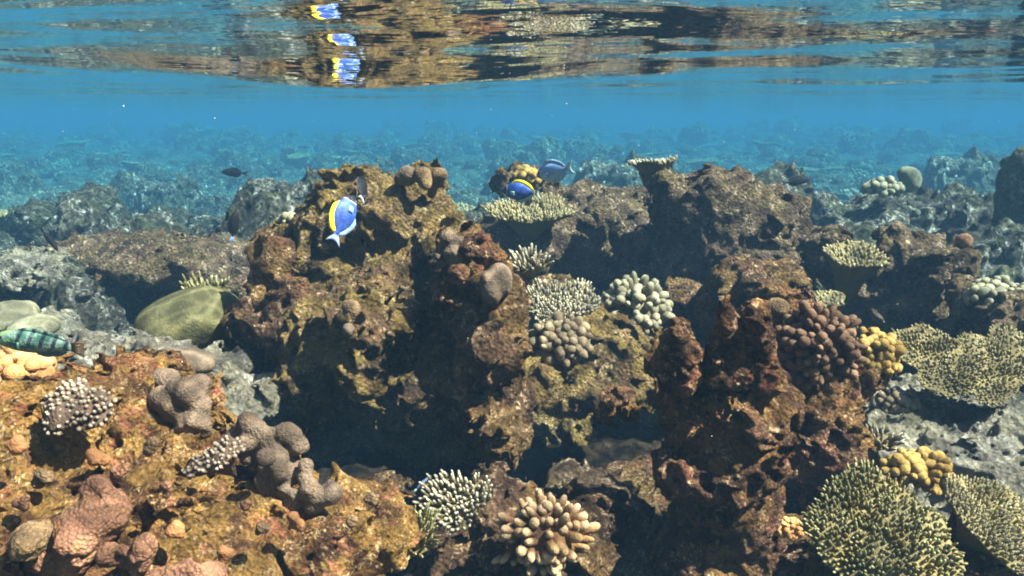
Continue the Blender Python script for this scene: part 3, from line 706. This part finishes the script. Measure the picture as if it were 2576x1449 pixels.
knob_coral('knobby_coral', P(2255, 1020, 2.3), S(60, 2.3), S(50, 2.3), S(46, 2.3), 'knob_grey', 'dark knobby coral under the left twin table', n=60, lr=.012, ll=.024, seed=12, lo=-.3, up=(0, -.4, .9))
knob_coral('crust_coral', P(1975, 1330, 1.72), S(46, 1.72), S(30, 1.72), S(34, 1.72), 'knob_orange', 'small orange crust coral at the foot of the front pillar', 'crust coral', n=70, lr=.006, ll=.012, seed=13, lo=-.4, up=(0, -.5, .85))

def cluster(px, py, Y, rx, ry, n, r, seed):
    rs = np.random.RandomState(seed); out = [E(px, py, Y, rx * .72, ry * .72, S(rx * .45, Y))]
    for i in range(n):
        a = rs.uniform(0, 6.28); q = math.sqrt(rs.rand()); rr = r * rs.uniform(.65, 1.25)
        out.append(E(px + rx * q * math.cos(a), py + ry * q * math.sin(a), Y - S(rx * .62, Y) * math.sqrt(1 - q * q * .95), rr, rr * rs.uniform(.85, 1.05), S(rr, Y)))
    return out
# smooth lobed colonies
def lump(name, spec, mt, label, cat='lobed coral', res=.007, k=.018, waves=((.06, .005), (.022, .0025), (.012, .0012)), **kw):
    return rock(name, spec, mt, label, cat, res=res, k=k, waves=waves, zmin=None, **kw)
lump('dome_coral', [E(478, 815, 2.52, 110, 76, .16), E(525, 785, 2.5, 66, 56, .13), E(432, 838, 2.48, 66, 56, .12)], 'dome_green', 'large smooth olive green dome coral with a notched right side', 'dome coral', res=.008, k=.08,
     waves=((.16, .010), (.05, .0015)), cuts=[E(596, 800, 2.38, 26, 30, .08)], seed=31)
lump('dome_coral', [E(20, 800, 2.5, 60, 42, .12), E(85, 825, 2.45, 55, 34, .1)], 'dome_pale', 'pair of joined pale green domes above the striped fish', 'dome coral', res=.008, seed=32)
lump('blob_coral', cluster(605, 1108, 1.29, 58, 46, 7, 34, 1) + cluster(705, 1130, 1.30, 68, 58, 17, 27, 2) + cluster(720, 1195, 1.27, 66, 50, 14, 24, 3) + cluster(790, 1248, 1.26, 58, 36, 10, 24, 4) + [E(667, 1152, 1.22, 24, 25, .016)], 'lobe_grey',
     'heap of smooth grey rounded lobes behind the golden bank', res=.0045, k=.0045, seed=33)
lump('blob_coral', cluster(430, 950, 1.42, 34, 30, 5, 26, 5) + [E(500, 970, 1.38, 29, 28, .022)] + cluster(450, 1010, 1.38, 60, 42, 9, 30, 6) + cluster(470, 1068, 1.37, 52, 40, 9, 27, 7), 'lobe_grey',
     'cluster of round grey pink lobes above the small oval finger coral', res=.0045, k=.0045, seed=34)
lump('blob_coral', [E(360, 905, 2.1, 45, 26, .05), E(465, 912, 2.1, 80, 34, .07), E(420, 905, 2.1, 40, 30, .05)], 'lobe_grey', 'low grey lobes in front of the green dome', res=.007, k=.015, seed=35)
PK = dict(res=.0042, k=.008, waves=((.05, .007), (.022, .004), (.011, .002)), nod=(.022, .004))
lump('boulder_coral', [E(255, 1290, 1.08, 70, 62, .045), E(205, 1340, 1.06, 70, 55, .045)] + cluster(240, 1290, 1.09, 62, 56, 6, 40, 21), 'lobe_pink', 'large pinkish rounded coral boulder on the golden bank', seed=36, **PK)
lump('boulder_coral', cluster(165, 1385, 1.06, 72, 56, 9, 38, 22), 'lobe_pink', 'lumpy pinkish brown coral boulder below the large pinkish one', seed=41, **PK)
lump('boulder_coral', cluster(335, 1400, 1.03, 62, 40, 9, 28, 23), 'lobe_pink', 'group of small pink coral lumps at the lower edge', seed=37, **PK)
lump('boulder_coral', [E(430, 1452, .98, 70, 24, .03), E(520, 1462, .98, 50, 20, .03)] + cluster(470, 1455, .99, 70, 20, 6, 22, 24), 'lobe_pink', 'low pink coral lump cut by the lower edge', seed=38, **PK)
lump('boulder_coral', [E(78, 1348, 1.0, 42, 32, .03), E(66, 1370, 1.0, 36, 30, .03)], 'lobe_tan', 'ribbed tan coral lump in the near left corner', res=.004, k=.01, waves=((.03, .006), (.014, .004)), nod=(.018, .004), seed=39)
lump('lobe_coral', cluster(1128, 630, 2.06, 42, 42, 14, 18, 11), 'lobe_grey', 'left brown lump cluster capping the middle pillar', res=.0045, k=.004, waves=((.03, .005), (.014, .003)), nod=(.02, .003), seed=40)
lump('lobe_coral', [E(1200, 628, 2.06, 42, 42, .05)] + cluster(1205, 640, 2.04, 42, 42, 11, 19, 12), 'reef_rust', 'right reddish lump capping the middle pillar', res=.0045, k=.006, waves=((.04, .008), (.016, .004)), nod=(.02, .004), seed=41)
lump('lobe_coral', [E(1254, 690, 1.98, 28, 30, .036), E(1234, 726, 1.96, 27, 32, .036), E(1270, 715, 1.98, 20, 36, .03), E(1240, 745, 1.95, 20, 22, .025), E(1222, 700, 1.95, 16, 18, .02)], 'lobe_grey', 'smooth grey brown lobe on the right side of the middle pillar', res=.006, k=.012, seed=42)
lump('lobe_coral', [E(1155, 690, 1.97, 26, 24, .032)], 'reef_rust', 'small orange brown lobe on the front of the middle pillar', res=.0045, waves=((.04, .008), (.016, .004)), nod=(.02, .004), seed=43)
lump('knob_cap_coral', [E(1104, 440, 2.74, 23, 20, .028), K(1098, 452, 2.74, 11, 1086, 490, 2.76, 12)], 'lobe_tan', 'round mushroom knob at the right end of the outcrop peak', res=.006, k=.01, seed=44)
lump('knob_cap_coral', [E(1062, 440, 2.72, 22, 22, .028), E(1070, 458, 2.7, 16, 20, .022)], 'lobe_tan', 'pale knob in the middle of the three on the outcrop peak', res=.006, k=.01, seed=45)
lump('knob_cap_coral', [E(1028, 442, 2.74, 27, 26, .034), E(1005, 452, 2.74, 14, 14, .02)], 'lobe_grey', 'dark grey knob at the left of the three on the outcrop peak', res=.006, k=.01, seed=46)
lump('knob_cap_coral', [E(886, 778, 2.04, 25, 25, .026), E(872, 800, 2.04, 20, 20, .022)], 'lobe_tan', 'smooth round knob at the left end of the yellow ledge', res=.006, k=.01, seed=47)
lump('knob_cap_coral', [E(876, 830, 2.0, 18, 20, .02)], 'lobe_grey', 'little round knob under the smooth one on the ledge', res=.006, seed=48)
lump('knob_cap_coral', [E(1821, 766, 1.85, 13, 12, .012), K(1826, 775, 1.86, 9, 1845, 800, 1.88, 16)], 'lobe_tan', 'small yellow knob behind the middle peak of the front pillar', res=.004, k=.01, seed=49)
lump('knob_cap_coral', [E(1960, 775, 1.98, 30, 27, .03)], 'lobe_tan', 'cream round knob left of the big brown knobby dome', res=.005, seed=50)
lump('knob_cap_coral', [E(2425, 605, 3.55, 20, 18, .035), E(2432, 615, 3.52, 12, 14, .025)], 'lobe_pink', 'pink knob on the tip of the grey spur', res=.008, k=.012, seed=51)
lump('dome_coral', [E(2290, 455, 6.6, 26, 34, .09), E(2275, 435, 6.6, 18, 16, .05)], 'dome_pale', 'pale greenish dome standing behind the branching clump', 'dome coral', res=.014, k=.03, seed=52)

NUB = [(300, 1185, 1.12, 22, 'lobe_pink'), (372, 1120, 1.17, 20, 'lobe_tan'), (250, 1150, 1.15, 24, 'knob_orange'), (420, 1230, 1.07, 18, 'lobe_pink'), (560, 1390, 1.04, 22, 'knob_orange'), (660, 1330, 1.1, 18, 'lobe_tan'),
       (740, 1310, 1.15, 20, 'knob_orange'), (880, 1310, 1.2, 16, 'lobe_tan'), (100, 1200, 1.1, 24, 'lobe_tan'), (40, 1120, 1.12, 24, 'knob_orange'), (620, 1270, 1.13, 16, 'lobe_pink'), (440, 1330, 1.03, 22, 'knob_orange'), (940, 1255, 1.28, 16, 'lobe_tan'), (60, 1260, 1.04, 22, 'lobe_pink')]
for i, (px, py, Y, r, mt) in enumerate(NUB):
    tag(lump('coral_nub', cluster(px, py, Y, r, r * .8, 6, r * .6, 70 + i), mt, 'x', res=.0036, k=.004, waves=((.02, .003), (.01, .0015)), seed=80 + i), 'tiny lumpy coral nub growing on the golden bank', 'coral nub', 'tiny coral nubs on the golden bank')

# ------------------------------------------------------------------ reef flat further out
def far_heads():
    rs = np.random.RandomState(5)
    protos = []
    Z = np.zeros(3)
    e = lambda x, y, z, a, b, c: ('e', np.array((x, y, z)), np.array((a, b, c)))
    shapes = [
        ('coral_rock', [e(0, 0, .2, .3, .28, .25), e(.15, .1, .32, .16, .15, .15), e(-.18, 0, .3, .14, .14, .16)]),
        ('coral_mound', [e(0, 0, .12, .42, .32, .18), e(-.2, 0, .26, .15, .15, .12), e(.22, -.05, .22, .18, .15, .13)]),
        ('coral_rock', [e(0, 0, .25, .2, .2, .32), e(.12, 0, .12, .25, .22, .2), e(-.03, .02, .5, .1, .1, .12)]),
        ('coral_ledge', [e(0, 0, .1, .5, .4, .15), e(.1, 0, .22, .3, .25, .08)]),
        ('coral_boulder', [e(0, 0, .18, .26, .26, .24)]),
        ('coral_rock', [e(-.2, 0, .15, .2, .2, .3), e(.2, 0, .15, .22, .2, .2), e(0, .1, .1, .35, .25, .16), e(-.22, 0, .42, .12, .12, .1)]),
    ]
    for i, (nm, sh) in enumerate(shapes):
        me, base = blob_mesh(nm, sh, .018, k=.07, waves=((.2, .05), (.09, .03), (.045, .014)), nod=(.09, 0.037), pit=(.12, .06), seed=60 + i, mats=[M['reef_far']], centre=np.zeros(3))
        o = link(nm, me); protos.append(o)
    # a far table and a far bush coral
    t = table_coral('far_table_coral', (0, 0, .3), .3, .28, (0, -.1, 1), 'finger_tan', 'x', spacing=.045, flen=.035, frad=.016, cup=.12, stalk=.28, seed=50, skin='finger_tan')
    t.location = (0, 0, 0); protos.append(t)
    b = knob_coral('far_bush_coral', (0, 0, .1), .22, .2, .2, 'knob_white', 'x', n=48, lr=.028, ll=.08, seed=51, lo=-.3)
    b.location = (0, 0, 0); protos.append(b)
    used = [False] * len(protos)
    def place(k, x, y, z, s, rz, label, cat, group, sz=1.0):
        o = protos[k] if not used[k] else copy_tree(protos[k])
        used[k] = True
        o.location = (x, y, z); o.rotation_euler = (0, 0, rz); o.scale = (s, s, s * sz)
        tag(o, label, cat, group)
    marks = [ # px, top py, distance, width px, proto, label
        (470, 335, 26, 50, 0, 'faint blue pinnacle standing alone far out on the left'),
        (1372, 350, 17, 50, 4, 'faint dark pinnacle far out above the pale blue fish'),
        (2160, 330, 26, 110, 5, 'tall hazy blue coral head far out on the right'),
        (730, 440, 6.5, 110, 5, 'dark blue coral head left of the outcrop peak'),
        (330, 440, 10, 60, 4, 'round dark coral boulder out on the left flat'),
        (420, 450, 9, 110, 0, 'wide dark coral head on the left flat beside the boulder'),
        (1950, 430, 7, 60, 4, 'blunt dark blue column behind the craggy knoll'),
        (2430, 385, 9, 120, 5, 'dark blue head near the right edge'),
        (930, 400, 12, 70, 0, 'blue coral head behind the dark tailed fish'),
        (680, 500, 5.2, 90, 4, 'bluish lump beside the left shoulder of the outcrop'),
        (290, 540, 6, 170, 1, 'broad dark rock face on the left flat'),
        (2150, 520, 6.5, 160, 1, 'dark rubble hump behind the knoll on the right'),
        (2390, 500, 6.2, 160, 3, 'low shadowed hump behind the pink tipped spur'),
        (1180, 520, 6.5, 70, 0, 'blue shadowed head in the gap behind the outcrop'),
        (1560, 395, 8, 90, 0, 'pale speckled head left of the overhanging table'),
        (2050, 565, 5, 110, 1, 'grey shoulder rock right of the knoll'),
        (2520, 590, 5.0, 120, 3, 'flat pale hump at the right edge'),
        (560, 600, 5.0, 120, 3, 'flat speckled hump behind the small dark upright fish')]
    for (px, py, Y, wd, k, lab) in marks:
        if Y >= 8: Y *= 1.6
        c = P(px, py, Y); s = S(wd, Y) / (.8 if k in (0, 5) else .95 if k in (1, 3) else .5); k = 0 if k == 5 else k
        zb = float(bed_z(c[0], Y)) - .05; hgt = {0: .5, 1: .36, 2: .62, 3: .3, 4: .42, 5: .52}[k]
        s = max(s, (c[2] - zb) / hgt / 1.35)
        place(k, c[0], Y, zb, s, rs.uniform(0, 6.28) if k in (2, 4) else 0.0, lab, 'coral head', None, sz=max(.4, (c[2] - zb) / hgt / max(s, (c[2] - zb) / hgt / 1.35)))
    n = 0
    while n < 960:
        Y = 3.9 * (75 / 3.9) ** (rs.rand() ** 1.0)
        x = rs.uniform(-.62, .62) * Y
        px = 1288 + x / Y * F * cp
        if Y < 4.8 and 560 < px < 2460: continue
        if Y < 5.5 and 1200 < px < 2050: continue
        k = rs.choice(8, p=(.20, .20, .0, .18, .14, .0, .13, .15))
        s = rs.uniform(.26, .62) * (1 + Y / 15) * (1.25 if rs.rand() < .2 else 1)
        z = float(bed_z(x, Y)) - .04 + (.06 * np.clip((Y - 5) / 10, 0, 1))
        lab, cat, g = {6: ('flat coral plate on a stalk out on the blue hazed reef flat', 'table coral', 'small table corals on the far reef flat'),
                       7: ('pale stubby bush coral out on the blue hazed reef flat', 'bush coral', 'bush corals on the far reef flat'),
                       4: ('rounded boulder coral out on the blue hazed reef flat', 'boulder coral', 'boulder corals on the far reef flat'),
                       1: ('ragged wide coral mound out on the blue hazed reef flat', 'coral mound', 'coral mounds on the far reef flat'),
                       3: ('low flat coral ledge out on the blue hazed reef flat', 'coral ledge', 'coral ledges on the far reef flat')}.get(k, ('ragged coral head out on the blue hazed reef flat', 'coral head', 'coral heads on the far reef flat'))
        place(k, x, Y, z, s, rs.uniform(0, 6.28), lab, cat, g, sz=rs.uniform(.7, 1.15))
        n += 1
    for o, u in zip(protos, used):
        if not u: bpy.data.objects.remove(o)
far_heads()

# ------------------------------------------------------------------ fish
def fish_mat(name, build):
    m, t, o = mat(name); v = objvec(t)
    s = nd(t, 'ShaderNodeSeparateXYZ'); t.links.new(v, s.inputs[0])
    c = build(t, v, s.outputs[0], s.outputs[2])
    c = mix(t, math_(t, 'MULTIPLY', ramp(t, noise(t, v, 70, 4, .7), .45, .62), .18), c, (.16, .22, .30))  # rippled sunlight painted into the skin colour as pale noise blotches
    finish(t, o, c, bump(t, voro(t, v, 260), .5, .0015), .5, .3); return m
def plain(name, c1, c2, sc=60):
    m, t, o = mat(name); v = objvec(t)
    finish(t, o, mix(t, ramp(t, noise(t, v, sc, 3), .4, .6), c1, c2), None, .7, .1); return m
def tang_skin(blue, blue2):
    def f(t, v, x, z):
        c = mix(t, ramp(t, noise(t, v, 30, 3), .4, .6), blue, blue2)
        w_ = math_(t, 'ADD', x, math_(t, 'MULTIPLY', noise(t, v, 24, 2), .006))
        c = mix(t, ramp(t, w_, .0555, .0575), c, (.55, .6, .66))
        c = mix(t, ramp(t, w_, .0575, .0600), c, (.012, .014, .03))
        return mix(t, math_(t, 'MULTIPLY', ramp(t, x, .060, .063), ramp(t, z, -.012, -.016)), c, (.6, .62, .65))
    return f
M['tang_blue'] = fish_mat('tang_blue', tang_skin((.014, .050, .30), (.030, .085, .39)))
M['tang_pale'] = fish_mat('tang_pale', tang_skin((.13, .26, .60), (.20, .34, .66)))
M['fin_yellow'] = plain('fin_yellow', (.72, .56, .02), (.80, .66, .05))
M['fin_white'] = plain('fin_white', (.36, .46, .54), (.50, .58, .62))
M['fin_pale_blue'] = plain('fin_pale_blue', (.16, .27, .50), (.28, .40, .60))
M['fin_dark'] = plain('fin_dark', (.018, .018, .026), (.03, .03, .04))
M['fish_dark'] = plain('fish_dark', (.006, .006, .011), (.013, .012, .018), 40)
M['eye'] = plain('eye', (.008, .008, .008), (.02, .018, .012))
def wrasse_skin(t, v, x, z):
    c = mix(t, ramp(t, noise(t, v, 55, 4), .4, .62), (.03, .11, .085), (.15, .25, .21))
    c = mix(t, ramp(t, z, -.008, -.016), c, (.03, .09, .15))
    xs = math_(t, 'ADD', x, math_(t, 'MULTIPLY', z, .25))
    wv = math_(t, 'SINE', math_(t, 'MULTIPLY', xs, 2 * math.pi / .0215))
    bars = math_(t, 'MULTIPLY', ramp(t, wv, .1, .75), math_(t, 'MULTIPLY', math_(t, 'MULTIPLY', ramp(t, z, -.009, -.001), ramp(t, x, .040, .030)), ramp(t, noise(t, v, 90, 3), .3, .5, .35, 1.0)))
    c = mix(t, bars, c, (.012, .02, .035))
    hd = math_(t, 'MULTIPLY', ramp(t, math_(t, 'SINE', math_(t, 'ADD', math_(t, 'MULTIPLY', z, 420), math_(t, 'MULTIPLY', x, 160))), .2, .6), ramp(t, x, .038, .045))
    return mix(t, hd, c, (.18, .30, .12))
M['wrasse'] = fish_mat('wrasse', wrasse_skin)

def loft(xs, up, lo, wd, seg=16):
    V = []
    for x, u, l, w_ in zip(xs, up, lo, wd):
        zc, h = (u + l) / 2, (u - l) / 2
        for s in range(seg):
            a = 2 * math.pi * s / seg
            V.append((x, w_ * math.cos(a) * (abs(math.cos(a)) ** .15), zc + h * math.sin(a)))
    n = len(xs); q = [(r * seg + s, r * seg + (s + 1) % seg, (r + 1) * seg + (s + 1) % seg, (r + 1) * seg + s) for r in range(n - 1) for s in range(seg)]
    V += [(xs[0], 0, (up[0] + lo[0]) / 2), (xs[-1], 0, (up[-1] + lo[-1]) / 2)]
    t = [(s, len(V) - 2, (s + 1) % seg) for s in range(seg)] + [((n - 1) * seg + s, (n - 1) * seg + (s + 1) % seg, len(V) - 1) for s in range(seg)]
    return np.array(V), [np.array(q), np.array(t)]
def fin_mesh(a, b, th=.0012):
    """strip fin between root line a and edge line b (lists of x,y,z), thin towards the edge"""
    a, b = np.array(a, float), np.array(b, float); n = len(a)
    mid = (a + b) / 2
    d = np.cross(b[n // 2] - a[n // 2], a[-1] - a[0]); d /= np.linalg.norm(d) + 1e-9
    V = np.concatenate([a + d * th, mid + d * th * .7, b + d * th * .25, b - d * th * .25, mid - d * th * .7, a - d * th])
    q = []
    for r in range(6):
        for i in range(n - 1):
            p, s = r * n, ((r + 1) % 6) * n
            q.append((p + i, p + i + 1, s + i + 1, s + i))
    caps = [(0, n, 2 * n, 3 * n), (0, 3 * n, 4 * n, 5 * n), (n - 1, 4 * n - 1, 3 * n - 1, 2 * n - 1), (n - 1, 6 * n - 1, 5 * n - 1, 4 * n - 1)]
    return mesh_from('fin', V, np.array(q + caps))
def interp(n, xs, ys): 
    t = np.linspace(0, 1, n); u = np.linspace(0, 1, len(xs))
    # smooth (cosine-free) catmull through control points
    from_x = np.interp(t, u, xs); 
    return from_x, np.interp(from_x if xs[0] < xs[-1] else -from_x, xs if xs[0] < xs[-1] else [-q for q in xs], ys)
def smooth_profile(xs, ys, n):
    xs, ys = np.array(xs), np.array(ys)
    t = np.linspace(xs[0], xs[-1], n)
    m = np.gradient(ys, xs); i = np.clip(np.searchsorted(xs, t) - 1, 0, len(xs) - 2)
    h = xs[i + 1] - xs[i]; s = (t - xs[i]) / h
    return t, (1 + 2 * s) * (1 - s) ** 2 * ys[i] + s * (1 - s) ** 2 * h * m[i] + s * s * (3 - 2 * s) * ys[i + 1] + s * s * (s - 1) * h * m[i + 1]

def pose(o, c, fwd, upv, scale):
    f = Vector(fwd).normalized(); u = Vector(upv); y = u.cross(f).normalized(); u = f.cross(y)
    Mx = Matrix((f, y, u)).transposed().to_4x4()
    o.matrix_world = Matrix.Translation([float(q) for q in c]) @ Mx @ Matrix.Scale(scale, 4)
    o.location = [float(q) for q in c]; o.rotation_euler = Mx.to_euler(); o.scale = (scale,) * 3

def surgeonfish(label, skin, dorsal, anal, tail, ped, c, fwd, upv, scale=1.0, tail_edge='fin_dark', name='surgeonfish', folded=0.0):
    root = empty(name, (0, 0, 0), label, 'fish')
    xs = [-.066, -.058, -.04, -.01, .025, .05, .066, .078]
    _, up = smooth_profile(xs, [.007, .009, .022, .037, .039, .031, .018, .001], 28)
    X, lo = smooth_profile(xs, [-.007, -.009, -.022, -.036, -.037, -.028, -.018, -.008], 28)
    _, wd = smooth_profile(xs, [.0025, .004, .008, .0125, .0135, .012, .009, .002], 28)
    V, Fc = loft(X, up, lo, wd)
    body = link('body', mesh_from('body', V, Fc, mats=[M[skin]]), root)
    def at(x, arr): return float(np.interp(x, X, arr))
    def part(nm, me, mt, par=root):
        me.materials.append(M[mt]); return link(nm, me, par)
    xd = np.linspace(-.058, .045, 18)
    part('dorsal_fin', fin_mesh([(x, 0, at(x, up) - .003) for x in xd], [(x - .008, 0, at(x, up) + .0135 * (1 - folded * .5) * min(1, (i + 1) / 3, (18 - i) / 4)) for i, x in enumerate(xd)]), dorsal)
    xa = np.linspace(-.058, .02, 16)
    part('anal_fin', fin_mesh([(x, 0, at(x, lo) + .003) for x in xa], [(x - .008, 0, at(x, lo) - .0115 * min(1, (i + 1) / 3, (16 - i) / 4)) for i, x in enumerate(xa)]), anal)
    part('tail_base', fin_mesh([(-.064, 0, z) for z in np.linspace(-.009, .009, 5)], [(-.074, 0, z) for z in np.linspace(-.011, .011, 5)], .0022), ped)
    zt = np.linspace(-1, 1, 13)
    tf = part('tail_fin', fin_mesh([(-.071, 0, .010 * z) for z in zt], [(-.088 - .016 * z * z, 0, .030 * z) for z in zt]), tail)
    for s in (-1, 1):
        part('tail_edge', fin_mesh([(-.072, 0, s * .0098), (-.082, 0, s * .0185), (-.1035, 0, s * .0300)], [(-.072, 0, s * .0112), (-.082, 0, s * .0210), (-.1055, 0, s * .0325)], .0016), tail_edge, tf)
    for s in (-1, 1):
        part('pectoral_fin', fin_mesh([(.038, s * .0125, -.004 + .01 * q) for q in np.linspace(-.5, .5, 5)], [(.018, s * (.0165 + .002 * q), -.008 + .020 * q) for q in np.linspace(-.5, .5, 5)]), anal)
        qf, sv = sphere(10, 8)
        e_ = part('eye', mesh_from('eye', sv * (.0042, .0022, .0042) + (.058, s * .0098, .010), qf), 'eye')
    pose(root, c, fwd, upv, scale)
    return root
surgeonfish('blue surgeonfish with a yellow fin arched over its back, tail towards the viewer', 'tang_blue', 'fin_yellow', 'fin_pale_blue', 'fin_pale_blue', 'tang_blue', P(866, 544, 2.42), (.30, .50, .80), (-.60, -.40, .60), .85)
surgeonfish('blue surgeonfish with a yellow back edge swimming left above the round table coral', 'tang_blue', 'fin_yellow', 'fin_white', 'fin_white', 'fin_yellow', P(1306, 482, 3.85), (-1, .22, .05), (0, -.1, 1), .98)
surgeonfish('pale blue surgeonfish seen past the yellow edged one', 'tang_pale', 'fin_pale_blue', 'fin_pale_blue', 'fin_white', 'fin_pale_blue', P(1390, 432, 4.1), (-.8, .45, -.22), (-.2, -.1, 1), 1.08)
surgeonfish('dark fish with a pale crescent tail on the outcrop peak', 'fish_dark', 'fin_dark', 'fin_dark', 'fin_white', 'fish_dark', P(912, 470, 2.72), (-.05, .75, .55), (-.35, -.4, .6), .62, 'fin_dark')
def small_fish(label, c, fwd, upv, scale, deep=1.0, tail='fin_dark', skin='fish_dark', name='damselfish'):
    root = empty(name, (0, 0, 0), label, 'fish')
    xs = [-.05, -.04, -.015, .015, .04, .052]
    _, up = smooth_profile(xs, [.004 * deep, .006 * deep, .018 * deep, .020 * deep, .011 * deep, .0005], 20)
    X, lo = smooth_profile(xs, [-.004 * deep, -.006 * deep, -.017 * deep, -.019 * deep, -.012 * deep, -.003], 20)
    _, wd = smooth_profile(xs, [.002, .003, .007, .008, .006, .001], 20)
    V, Fc = loft(X, up, lo, wd, 12)
    link('body', mesh_from('body', V, Fc, mats=[M[skin]]), root)
    def part(nm, me, mt): me.materials.append(M[mt]); return link(nm, me, root)
    at = lambda x, a: float(np.interp(x, X, a))
    xd = np.linspace(-.036, .022, 10)
    part('dorsal_fin', fin_mesh([(x, 0, at(x, up) - .002) for x in xd], [(x - .006, 0, at(x, up) + .006 * deep * min(1, (i + 1) / 3, (10 - i) / 3)) for i, x in enumerate(xd)]), skin)
    xa = np.linspace(-.036, .004, 8)
    part('anal_fin', fin_mesh([(x, 0, at(x, lo) + .002) for x in xa], [(x - .006, 0, at(x, lo) - .006 * deep * min(1, (i + 1) / 3, (8 - i) / 3)) for i, x in enumerate(xa)]), skin)
    zt = np.linspace(-1, 1, 9)
    part('tail_fin', fin_mesh([(-.048, 0, .004 * z) for z in zt], [(-.066 - .008 * abs(z), 0, .014 * deep * z) for z in zt]), tail)
    for s in (-1, 1):
        qf, sv = sphere(8, 6)
        part('eye', mesh_from('eye', sv * (.0028, .0014, .0028) + (.038, s * .0062, .003), qf), 'eye')
    pose(root, c, fwd, upv, scale); return root
small_fish('small dark fish hanging upright in front of the pale rubble', P(589, 562, 3.0), (.12, .25, 1), (-.75, -.3, .2), .92, .85, 'fin_pale_blue')
small_fish('dark slim fish nosing down over the left reef flat', P(127, 606, 3.6), (.55, -.1, -.75), (.7, -.1, .5), .98, .62)
small_fish('dark oval fish swimming right past the blunt column', P(2008, 455, 5.2), (1, .25, .12), (0, 0, 1), 1.5, .8)
small_fish('faint dark fish far out over the left flat', P(585, 434, 7.0), (-1, .3, .05), (0, 0, 1), 1.9, .8)
small_fish('tiny silver fish darting up in the dark hollow', P(1065, 1214, 1.75), (.75, .1, .72), (-.6, 0, .7), .42, .38, 'fin_white', 'fin_pale_blue', 'minnow')
small_fish('tiny pale fish beside the stone in the hollow', P(1322, 1244, 1.78), (-1, .2, .18), (0, 0, 1), .40, .5, 'fin_white', 'fin_white', 'minnow')

def wrasse(c, fwd, upv, scale):
    root = empty('wrasse', (0, 0, 0), 'green striped wrasse with black bars cut by the left edge', 'fish')
    xs = [-.068, -.06, -.03, .01, .045, .068, .08]
    _, up = smooth_profile(xs, [.007, .009, .016, .020, .018, .010, .001], 28)
    X, lo = smooth_profile(xs, [-.007, -.009, -.016, -.020, -.017, -.010, -.004], 28)
    _, wd = smooth_profile(xs, [.002, .0035, .008, .011, .011, .008, .001], 28)
    V, Fc = loft(X, up, lo, wd)
    link('body', mesh_from('body', V, Fc, mats=[M['wrasse']]), root)
    def part(nm, me, mt): me.materials.append(M[mt]); return link(nm, me, root)
    at = lambda x, a: float(np.interp(x, X, a))
    xd = np.linspace(-.055, .035, 14)
    part('dorsal_fin', fin_mesh([(x, 0, at(x, up) - .002) for x in xd], [(x - .005, 0, at(x, up) + .006 * min(1, (i + 1) / 3, (14 - i) / 3)) for i, x in enumerate(xd)]), 'wrasse')
    xa = np.linspace(-.055, .0, 10)
    part('anal_fin', fin_mesh([(x, 0, at(x, lo) + .002) for x in xa], [(x - .005, 0, at(x, lo) - .006 * min(1, (i + 1) / 3, (10 - i) / 3)) for i, x in enumerate(xa)]), 'wrasse')
    zt = np.linspace(-1, 1, 9)
    part('tail_fin', fin_mesh([(-.066, 0, .007 * z) for z in zt], [(-.092, 0, .016 * z) for z in zt]), 'lobe_grey')
    for s in (-1, 1):
        part('pectoral_fin', fin_mesh([(.036, s * .0105, -.003 + .006 * q) for q in np.linspace(-.5, .5, 4)], [(.018, s * .018, -.004 + .016 * q) for q in np.linspace(-.5, .5, 4)]), 'wrasse')
        qf, sv = sphere(10, 8)
        part('eye', mesh_from('eye', sv * (.0035, .0018, .0035) + (.058, s * .0088, .005), qf), 'eye')
    pose(root, c, fwd, upv, scale)
wrasse(P(88, 862, 1.30), (-1, .12, .09), (.08, -.08, 1), .86)

# ------------------------------------------------------------------ drifting specks
def specks():
    rs = np.random.RandomState(3)
    q, V = sphere(6, 4); VV, Q, T = [], [], []
    n = 90
    for i in range(n):
        Y = rs.uniform(.7, 4.5); px, py = rs.uniform(0, 2576), rs.uniform(20, 1300)
        c = P(px, py, Y)
        if c[2] > SURF - .03: c[2] = rs.uniform(-.1, .02)
        k = len(VV) * len(V)
        VV.append(V * rs.uniform(.0003, .0007) * np.sqrt(Y) * (1, 1, rs.uniform(.6, 1.2)) + c); Q.append(q[0] + k); T.append(q[1] + k)
    m, t, o = mat('speck'); finish(t, o, (.7, .7, .66), None, .6, .2)
    tag(link('drifting_specks', mesh_from('drifting_specks', np.concatenate(VV), [np.concatenate(Q), np.concatenate(T)], mats=[m])), 'white specks drifting in the water', 'plankton', kind='stuff')
specks()

# ------------------------------------------------------------------ the water itself, as haze
def haze():
    q, _ = None, None
    x0, x1, y0, y1, z0, z1 = -90, 90, -6, 125, -4.6, SURF + .25
    V = np.array([(x, y, z) for x in (x0, x1) for y in (y0, y1) for z in (z0, z1)], float)
    f = np.array([(0, 1, 3, 2), (4, 6, 7, 5), (0, 4, 5, 1), (2, 3, 7, 6), (0, 2, 6, 4), (1, 5, 7, 3)])
    m, t, o = mat('haze')
    v = nd(t, 'ShaderNodeVolumePrincipled')
    st = np.array((.085, .036, .031)); om = np.array((.034, .185, .395)); ss = st * om; sa = st - ss
    rho = .09
    col = ss / rho
    ab = (1 - np.clip(sa / (rho * (1 - col)), 0, 1)) ** 2
    v.inputs['Density'].default_value = rho
    v.inputs['Color'].default_value = (*col, 1)
    v.inputs['Absorption Color'].default_value = (*ab, 1)
    v.inputs['Anisotropy'].default_value = 0.0
    t.links.new(v.outputs[0], o.inputs['Volume'])
    tag(link('haze', mesh_from('haze', V, f, smooth=False, mats=[m])), 'clear blue sea water thickening to blue with distance', 'water haze', kind='stuff')
haze()
